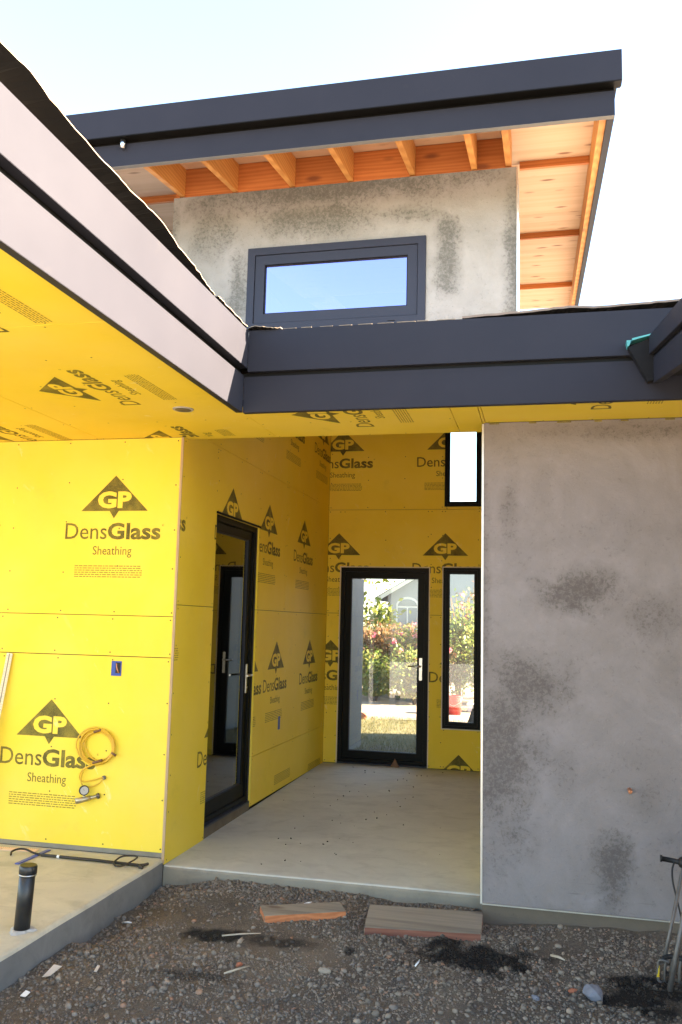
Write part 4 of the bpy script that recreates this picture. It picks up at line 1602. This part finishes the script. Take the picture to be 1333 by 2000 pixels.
# crumbs of dirt tracked over the entry slab
n_ = 60
cx_ = np.clip(rng.normal(-1.45, .36, n_), -2.25, -.45)
cy_ = rng.uniform(.15, 3.9, n_)
PVc, PFc = pebbles(cx_, cy_, rng.uniform(.003, .009, n_))
off_ = np.repeat(.0112 * cy_ + .002 - ground_z(cx_, cy_), 12)
PVc[:, 2] += off_
tag(mesh_np('dirt_crumbs', PVc, PFc, 'felt'), 'dark crumbs of dirt strewn over the entry slab', 'dirt', kind='stuff')

# rocks, scraps, splinters
def rock(name, x, y, r, mats, label, sq=(1, .7, .55), seed=0, cat='stone'):
    bm = bmesh.new()
    bmesh.ops.create_icosphere(bm, subdivisions=2, radius=1)
    rr = random.Random(seed)
    off = Vector((rr.uniform(0, 9), rr.uniform(0, 9), rr.uniform(0, 9)))
    from mathutils import noise as mn
    a = rr.uniform(0, 3)
    for v in bm.verts:
        k = 1 + .35 * mn.noise(v.co * 1.4 + off) + .12 * mn.noise(v.co * 4 + off)
        q = Vector((v.co.x * sq[0], v.co.y * sq[1], v.co.z * sq[2])) * k * r
        v.co = Matrix.Rotation(a, 3, 'Z') @ q
    z = float(ground_z(x, y)) + r * sq[2] * .55
    for v in bm.verts:
        v.co += Vector((x, y, z))
    return tag(obj(name, bm, mats), label, cat)


rock('rock', .205, -1.03, .062, 'rock', 'blue grey rock on the dark gravel at lower right', seed=3)
rock('brick_chip', .115, -1.0, .022, 'brick', 'orange brick chip beside the blue grey rock', seed=4)
rock('stone', -1.014, -1.13, .030, 'rocktan', 'pale flat stone on the gravel below the orange offcut', (1.2, .6, .5), 5)
rock('brick_chip', -1.426, -1.165, .018, 'brick', 'small red brown brick chip on the middle gravel', seed=6)
rock('stone', -2.17, -1.52, .022, 'rocktan', 'tan stone beside the crumpled paper scrap', seed=8)
rock('stone', -.05, -1.14, .020, 'rock', 'small dark stone left of the blue grey rock', seed=9)


def scrap(name, pts, mats, label, cat='scrap', th=.003):
    bm = bmesh.new()
    P3 = [Vector((x, y, float(ground_z(x, y)) + dz)) for x, y, dz in pts]
    n = (P3[1] - P3[0]).cross(P3[2] - P3[0]).normalized() * th
    a = [bm.verts.new(p) for p in P3]
    b = [bm.verts.new(p + n) for p in P3]
    for k in range(1, len(P3) - 1):
        bm.faces.new((a[0], a[k], a[k + 1]))
        bm.faces.new((b[0], b[k + 1], b[k]))
    for k in range(len(P3)):
        bm.faces.new((a[k], a[(k + 1) % len(P3)], b[(k + 1) % len(P3)], b[k]))
    return tag(obj(name, bm, mats), label, cat)


scrap('paper_scrap', [(-2.242, -1.535, .012), (-2.208, -1.525, .016), (-2.185, -1.47, .030), (-2.225, -1.468, .033)], 'paperwhite', 'crumpled pale scrap of paper near the patio slab edge')
scrap('wood_chip', [(-2.042, -1.43, .012), (-2.028, -1.43, .012), (-2.035, -1.385, .014), (-2.050, -1.385, .014)], 'paperwhite', 'narrow pale wood chip right of the paper scrap', 'chip')
scrap('paper_scrap', [(-2.235, -1.72, .012), (-2.21, -1.72, .012), (-2.205, -1.69, .02), (-2.23, -1.685, .02)], 'white', 'tiny white paper fleck at lower left', 'scrap')


def splinter(a, b, r, mats, label):
    bm = bmesh.new()
    za, zb = float(ground_z(*a)) + .014, float(ground_z(*b)) + .016
    mid = ((a[0] + b[0]) / 2 + .004, (a[1] + b[1]) / 2, (za + zb) / 2 + .003)
    tube(bm, [(a[0], a[1], za), mid, (b[0], b[1], zb)], [r, r * 1.1, r * .6], 6)
    return tag(obj('splinter', bm, mats), label, 'splinter')


splinter((-1.455, -1.292), (-1.372, -1.180), .0045, 'stick', 'pale wood splinter in the middle of the gravel')
splinter((-2.285, -.665), (-2.215, -.70), .005, 'white', 'bent white plastic sliver beside the patio slab')
splinter((-1.63, -.86), (-1.44, -.80), .004, 'stick', 'thin stick lying across the dark damp patch')
splinter((-.61, -.975), (-.60, -.90), .004, 'white', 'short white sliver right of the pale stone')
splinter((.02, -.66), (.085, -.72), .006, 'stick', 'grey splinter at the edge of the black gravel patch')
splinter((-1.34, -.36), (-1.30, -.30), .005, 'white', 'white sliver by the left end of the orange offcut')

# mixing drill standing at the right edge
p = thing('mixing_drill', 'dirty paddle mixer with black grip standing on the gravel at the right edge', 'tool', (.57, -.85, -.09))
bm = bmesh.new()
tube(bm, [(.535, -.94, -.085), (.60, -.86, .16), (.665, -.78, .40), (.70, -.74, .52)], [.013, .012, .012, .013], 12)
obj('shaft', bm, 'toolmetal', p)
bm = bmesh.new()
tube(bm, [(.53, -.80, .0), (.585, -.72, .17), (.64, -.64, .36), (.70, -.58, .5)], .009, 10)
obj('brace_rod', bm, 'toolmetal', p)
bm = bmesh.new()
tube(bm, spline([(.555, -.82, .015), (.515, -.815, .018), (.505, -.815, .0), (.502, -.82, -.06), (.512, -.825, -.075), (.555, -.84, -.082)], 5), .006, 8)
obj('paddle_wire', bm, 'toolmetal', p)
bm = bmesh.new()
tube(bm, [(.5052, -.8135, -.005), (.5025, -.8195, -.055)], .0068, 8)
obj('yellow_mark', bm, 'yellowpaint', p)
for k, (x, y) in enumerate(((.535, -.80), (.565, -.79), (.60, -.80), (.63, -.83), (.645, -.87))):
    bm = bmesh.new()
    tube(bm, spline([(x + .01, y, .03), (x, y - .005, -.02), (x - .004, y - .012, -.095)], 4), [.007] * 8 + [.004], 8)
    obj('tine', bm, 'toolmetal', p)
bm = bmesh.new()
tube(bm, spline([(.52, -.81, .022), (.57, -.79, .032), (.63, -.83, .03), (.66, -.88, .02)], 5), .011, 8)
obj('cage_ring', bm, 'grip', p)
bm = bmesh.new()
tube(bm, [(.558, -.52, .405), (.566, -.52, .405), (.568, -.52, .404), (.640, -.54, .400), (.645, -.54, .40)], [.017, .017, .0125, .0125, .02], 14)
obj('grip', bm, 'grip', p)
bm = bmesh.new()
tube(bm, [(.645, -.545, .40), (.66, -.55, .40), (.70, -.56, .40), (.76, -.58, .41)], [.022, .030, .034, .04], 14)
tube(bm, [(.71, -.60, .36), (.715, -.58, .50)], [.04, .055], 14)
obj('motor_housing', bm, 'grip', p)
bm = bmesh.new()
tube(bm, [(.70, -.58, .445), (.705, -.575, .50), (.72, -.56, .58)], [.036, .045, .05], 14)
obj('red_cover', bm, 'red', p)
bm = bmesh.new()
tube(bm, spline([(.622, -.545, .40), (.610, -.55, .36), (.612, -.56, .30), (.628, -.58, .22), (.645, -.60, .13), (.655, -.64, .05), (.67, -.70, -.04), (.70, -.78, -.085)], 6), .0045, 8)
obj('power_cord', bm, 'grip', p)

# ================================================================== GARDEN BEHIND THE END DOOR
lz = -.092
n = 30
bm = bmesh.new()
gl = [[bm.verts.new((x, y, lz + .01 * math.sin(x * 2.3) * math.sin(y * 1.7))) for x in np.linspace(-9, 6, n)] for y in np.linspace(5.4, 9.9, n)]
for i in range(n - 1):
    for k in range(n - 1):
        bm.faces.new((gl[i][k], gl[i][k + 1], gl[i + 1][k + 1], gl[i + 1][k]))
tag(obj('lawn', bm, 'lawn', smooth=True), 'dry lawn behind the house', kind='structure')
bm = bmesh.new()
gl = [[bm.verts.new((x, y, -.094 + .02 * math.sin(x * 1.3 + y))) for x in np.linspace(-14, 10, n)] for y in np.linspace(9.88, 22, n)]
for i in range(n - 1):
    for k in range(n - 1):
        bm.faces.new((gl[i][k], gl[i][k + 1], gl[i + 1][k + 1], gl[i + 1][k]))
tag(obj('garden_bed', bm, 'dirt', smooth=True), 'pale bare garden soil beyond the lawn', kind='structure')


def leaves(P, size, flat=.0, asp=.55):
    n = len(P)
    A = rng.normal(size=(n, 3))
    A /= np.linalg.norm(A, axis=1)[:, None]
    B = rng.normal(size=(n, 3))
    B -= A * np.sum(A * B, 1)[:, None]
    B /= np.linalg.norm(B, axis=1)[:, None]
    s = size * rng.uniform(.6, 1.3, n)[:, None]
    V = np.stack([P - A * s, P + B * s * asp, P + A * s, P - B * s * asp], 1).reshape(-1, 3)
    return V, np.arange(4 * n).reshape(n, 4)


n = 26000
gx_, gy_ = rng.uniform(-4.5, .5, n), rng.uniform(5.5, 10.1, n)
hh = rng.uniform(.02, .06, n)
dx, dy = rng.normal(0, .015, n), rng.normal(0, .015, n)
an = rng.uniform(0, 6.28, n)
wx, wy = np.cos(an) * .004, np.sin(an) * .004
z0 = np.full(n, lz - .005)
Vb = np.stack([np.stack([gx_ - wx, gy_ - wy, z0], -1), np.stack([gx_ + wx, gy_ + wy, z0], -1), np.stack([gx_ + dx, gy_ + dy, z0 + hh], -1)], 1).reshape(-1, 3)
gb = mesh_np('grass', Vb, np.arange(3 * n).reshape(n, 3), 'blade')
tag(gb, 'short patchy grass growing on the back lawn', 'grass', kind='stuff')


def bush(name, x, y, w_, h, nl, mats, label, flowers=0, group=None, spiky=0, leaf=.05):
    b = thing(name, label, 'bush', (x, y, -.1), group)
    bm = bmesh.new()
    tips = []
    for k in range(11):
        a = random.uniform(0, 6.28)
        r = w_ * random.uniform(.2, .85)
        top = (x + math.cos(a) * r, y + math.sin(a) * r, -.1 + h * random.uniform(.6, 1.0))
        mid = (x + math.cos(a) * r * .45, y + math.sin(a) * r * .45, -.1 + h * .4)
        tube(bm, [(x + math.cos(a) * .05, y + math.sin(a) * .05, -.12), mid, top], [.014, .010, .004], 5)
        tips.append((mid, top))
    obj('stems', bm, 'bark', b)
    c = rng.integers(0, len(tips), nl)
    T = np.array([t[1] for t in tips])
    Mi = np.array([t[0] for t in tips])
    s = rng.uniform(-.5, 1.05, nl)[:, None]
    P = Mi[c] * (1 - s) + T[c] * s + rng.normal(0, 1, (nl, 3)) * np.array([.20, .20, .15]) * w_ * 1.3
    P[:, 2] = np.clip(P[:, 2], .06, None)
    V, F = leaves(P, leaf)
    mesh_np('foliage', V, F, mats, b)
    if flowers:
        fp = []
        for k in range(flowers):
            t = random.choice(tips)[1]
            ctr = np.array(t) + rng.normal(0, .13, 3) * np.array([1, 1, .8])
            fp.append(ctr + rng.normal(0, .022, (10, 3)))
        V, F = leaves(np.concatenate(fp), .034, asp=.9)
        mesh_np('blossoms', V, F, 'petal', b)
    if spiky:
        bm = bmesh.new()
        for k in range(spiky):
            a = random.uniform(0, 6.28)
            r = w_ * random.uniform(.1, .7)
            q = Vector((x + math.cos(a) * r, y + math.sin(a) * r, h * .7))
            tube(bm, [q, q + Vector((math.cos(a) * .12, math.sin(a) * .1, h * .28))], [.012, .004], 4)
        obj('plumes', bm, 'leafo', b)
    return b


bush('rose_bush', -3.75, 14.0, .62, 1.5, 3600, 'leafo', 'rusty leaved bush at the left in the end door glass', 2, 'garden bushes', 46)
bush('rose_bush', -3.55, 13.2, .55, 1.05, 2600, 'leafg', 'low green bush at the left in the end door glass', 0, 'garden bushes')
bush('rose_bush', -2.95, 14.6, .7, 1.5, 3600, 'leafg', 'rose bush with pink blooms behind the end door handle', 9, 'garden bushes')
bush('rose_bush', -2.35, 13.9, .5, 1.2, 2200, 'leafo', 'rusty rose bush between end door and tall window', 5, 'garden bushes')
bush('rose_bush', -1.85, 14.4, .75, 2.2, 4600, 'leafg', 'tall rose bush with pink blooms filling the tall window', 16, 'garden bushes', 20)
bush('rose_bush', -1.05, 15.2, .8, 2.5, 3800, 'leafo', 'tallest rusty bush at the right of the tall window', 8, 'garden bushes', 20)
bush('rose_bush', -4.9, 15.2, .9, 1.3, 3000, 'leafg', 'green bush hidden mostly behind the garden wall', 2, 'garden bushes')
bush('rose_bush', -2.6, 12.9, .5, 1.15, 2600, 'leafg', 'green rose bush low behind the end door handle', 4, 'garden bushes')
bush('rose_bush', -3.25, 15.4, .8, 1.6, 4200, 'leafo', 'broad rusty bush in front of the neighbouring gable', 5, 'garden bushes', 30)
bush('rose_bush', -.2, 14.0, .8, 1.9, 2600, 'leafg', 'green bush right of the tall window', 4, 'garden bushes')


def tree(name, x, y, h, cw, nl, mats, label, leaf=.11):
    t = thing(name, label, 'tree', (x, y, -.1), 'trees behind the garden')
    bm = bmesh.new()
    tube(bm, spline([(x, y, -.15), (x + .05, y, h * .25), (x - .04, y + .05, h * .5), (x + .03, y, h * .8)], 4), [.2 * (1 - .85 * k / 12) for k in range(13)], 9)
    cl = []
    for k in range(26):
        a = random.uniform(0, 6.28)
        zz = h * random.uniform(.22, 1.0)
        r = cw * random.uniform(.3, 1.0) * (1.15 - .75 * zz / h)
        e_ = (x + math.cos(a) * r, y + math.sin(a) * r, zz)
        tube(bm, [(x, y, zz * .75), e_], [.045, .012], 5)
        cl.append(e_)
    obj('trunk', bm, 'bark', t)
    C_ = np.array(cl)
    c = rng.integers(0, len(cl), nl)
    P = C_[c] + rng.normal(0, 1, (nl, 3)) * np.array([.42, .42, .34]) * cw * .42
    P[:, 2] = np.clip(P[:, 2], .5, None)
    V, F = leaves(P, leaf)
    mesh_np('crown', V, F, mats, t)
    return t


tree('garden_tree', -6.05, 22.5, 7.5, 1.9, 9000, 'leaft', 'bright yellow green tree left of the neighbouring gable')
tree('garden_tree', -9.5, 24, 8.5, 2.6, 7000, 'leafd', 'dark tree left of the bright yellow green tree')
tree('garden_tree', .6, 23, 5.0, 2.0, 6000, 'leafd', 'dark tree right of the neighbouring gable')

fc = thing('board_fence', 'dark board fence below the yellow green tree', 'fence', (-7, 20.5, -.1))
for k in range(44):
    x = -12.5 + k * .155
    if x > -5.7:
        break
    abox('fence_board', x, x + .148, 20.5, 20.522, -.1, 1.62 + random.uniform(-.015, .015), 'fence', fc)
for zz in (.35, 1.3):
    abox('fence_rail', -12.5, -5.7, 20.523, 20.56, zz, zz + .09, 'fence', fc)

nh = thing('neighbour_house', 'pale gabled neighbouring house seen through the end door', 'house', (-3, 27.5, -.1))
bm = bmesh.new()
prism(bm, [(-5.35, 25, -.15), (-.35, 25, -.15), (-.35, 25, 2.55), (-2.85, 25, 4.02), (-5.35, 25, 2.55)], (0, 6, 0))
obj('wall', bm, 'siding', nh)
rf = bmesh.new()
for s, xa, xb in ((1, -5.75, -2.85), (-1, .05, -2.85)):
    za, zb = 2.36, 4.10
    prism(rf, [(xa, 24.6, za), (xb, 24.6, zb), (xb, 24.6, zb + .09), (xa, 24.6, za + .09)], (0, 6.8, 0))
rfo = obj('roof', rf, 'roofing', nh)
bm = bmesh.new()
for xa, xb in ((-5.77, -2.85), (.07, -2.85)):
    prism(bm, [(xa, 24.56, 2.25), (xb, 24.56, 4.0), (xb, 24.56, 4.14), (xa, 24.56, 2.40)], (0, .035, 0))
obj('barge_board', bm, 'white', rfo)
bm = bmesh.new()
arc = [(-5.06, 24.97, .9), (-4.26, 24.97, .9), (-4.26, 24.97, 2.2)] + [(-4.66 + .4 * math.cos(a), 24.97, 2.2 + .3 * math.sin(a)) for a in np.linspace(.2, math.pi - .2, 9)] + [(-5.06, 24.97, 2.2)]
prism(bm, arc, (0, .026, 0))
wn_ = obj('window', bm, 'white', nh)
bm = bmesh.new()
for (a, b, c_, d) in ((-5.0, -4.685, .96, 2.12), (-4.635, -4.32, .96, 2.12)):
    prism(bm, [(a, 24.955, c_), (b, 24.955, c_), (b, 24.955, d), (a, 24.955, d)], (0, .012, 0))
arc = [(-4.66 + .34 * math.cos(a), 24.955, 2.18 + .24 * math.sin(a)) for a in np.linspace(.0, math.pi, 9)]
prism(bm, arc, (0, .012, 0))
obj('pane', bm, 'farglass', wn_)
for k in range(12):
    zz = .1 + k * .2
    abox('siding_board', -5.352, -.348, 24.985, 24.999, zz, zz + .188, 'siding', nh)

bk = thing('bucket', 'red plastic bucket standing beyond the tall window', 'bucket', (-1.65, 11.2, -.1))
bm = bmesh.new()
tube(bm, [(-1.65, 11.2, -.1), (-1.65, 11.2, .255)], [.125, .15], 24, caps=False)
bm.faces.new([v for v in bm.verts if v.co.z < 0])
obj('body', bm, 'red', bk, bevel=0)
bm = bmesh.new()
tube(bm, [(-1.65, 11.2, .235), (-1.65, 11.2, .245), (-1.65, 11.2, .262)], [.152, .16, .158], 24, caps=False)
obj('rim', bm, 'red', bk)
bm = bmesh.new()
tube(bm, spline([(-1.80, 11.2, .24), (-1.78, 11.12, .16), (-1.65, 11.06, .08), (-1.52, 11.12, .16), (-1.50, 11.2, .24)], 5), .005, 6)
obj('handle', bm, 'steel', bk)
bm = bmesh.new()
box(bm, -1.47, -1.27, 12.0, 12.2, -.1, .02)
box(bm, -1.485, -1.255, 11.985, 12.215, .02, .05)
tag(obj('plastic_tub', bm, 'white', bevel=.006), 'low white tub right of the red bucket', 'tub')
bm = bmesh.new()
prism(bm, [(-1.20, 8.0, -.1), (-1.10, 8.0, -.1), (-.78, 8.02, .95), (-.86, 8.02, .95)], (0, .03, 0))
prism(bm, [(-1.05, 7.9, -.1), (-1.02, 7.9, -.1), (-.76, 7.95, .9), (-.79, 7.95, .9)], (0, .03, 0))
tag(obj('leaning_rails', bm, 'toolmetal'), 'dark leaning rails at the lower right of the tall window', 'rails')
rock('stone', -3.05, 9.75, .13, 'brick', 'orange stone on the lawn edge behind the end door', (1, .8, .6), 31)

for o_, l_ in ((wall, 'bright yellow sheathed wall behind the patio slab'), (pw, 'yellow sheathed left wall of the passage with a glazed door'),
              (ew, 'yellow sheathed end wall of the passage'), (rw, 'mottled grey stucco wall at the right'), (tower, 'mottled stucco tower wall with a wide window'),
              (sf, 'yellow sheathed soffit with printed logos'), (roof, 'flat roof edge of two dark fascia bands'),
              (tr, 'dark edged tower roof with exposed fir rafters'), (sroof, 'dark sloping side roof at the right edge')):
    o_['label'] = l_
bpy.context.view_layer.update()
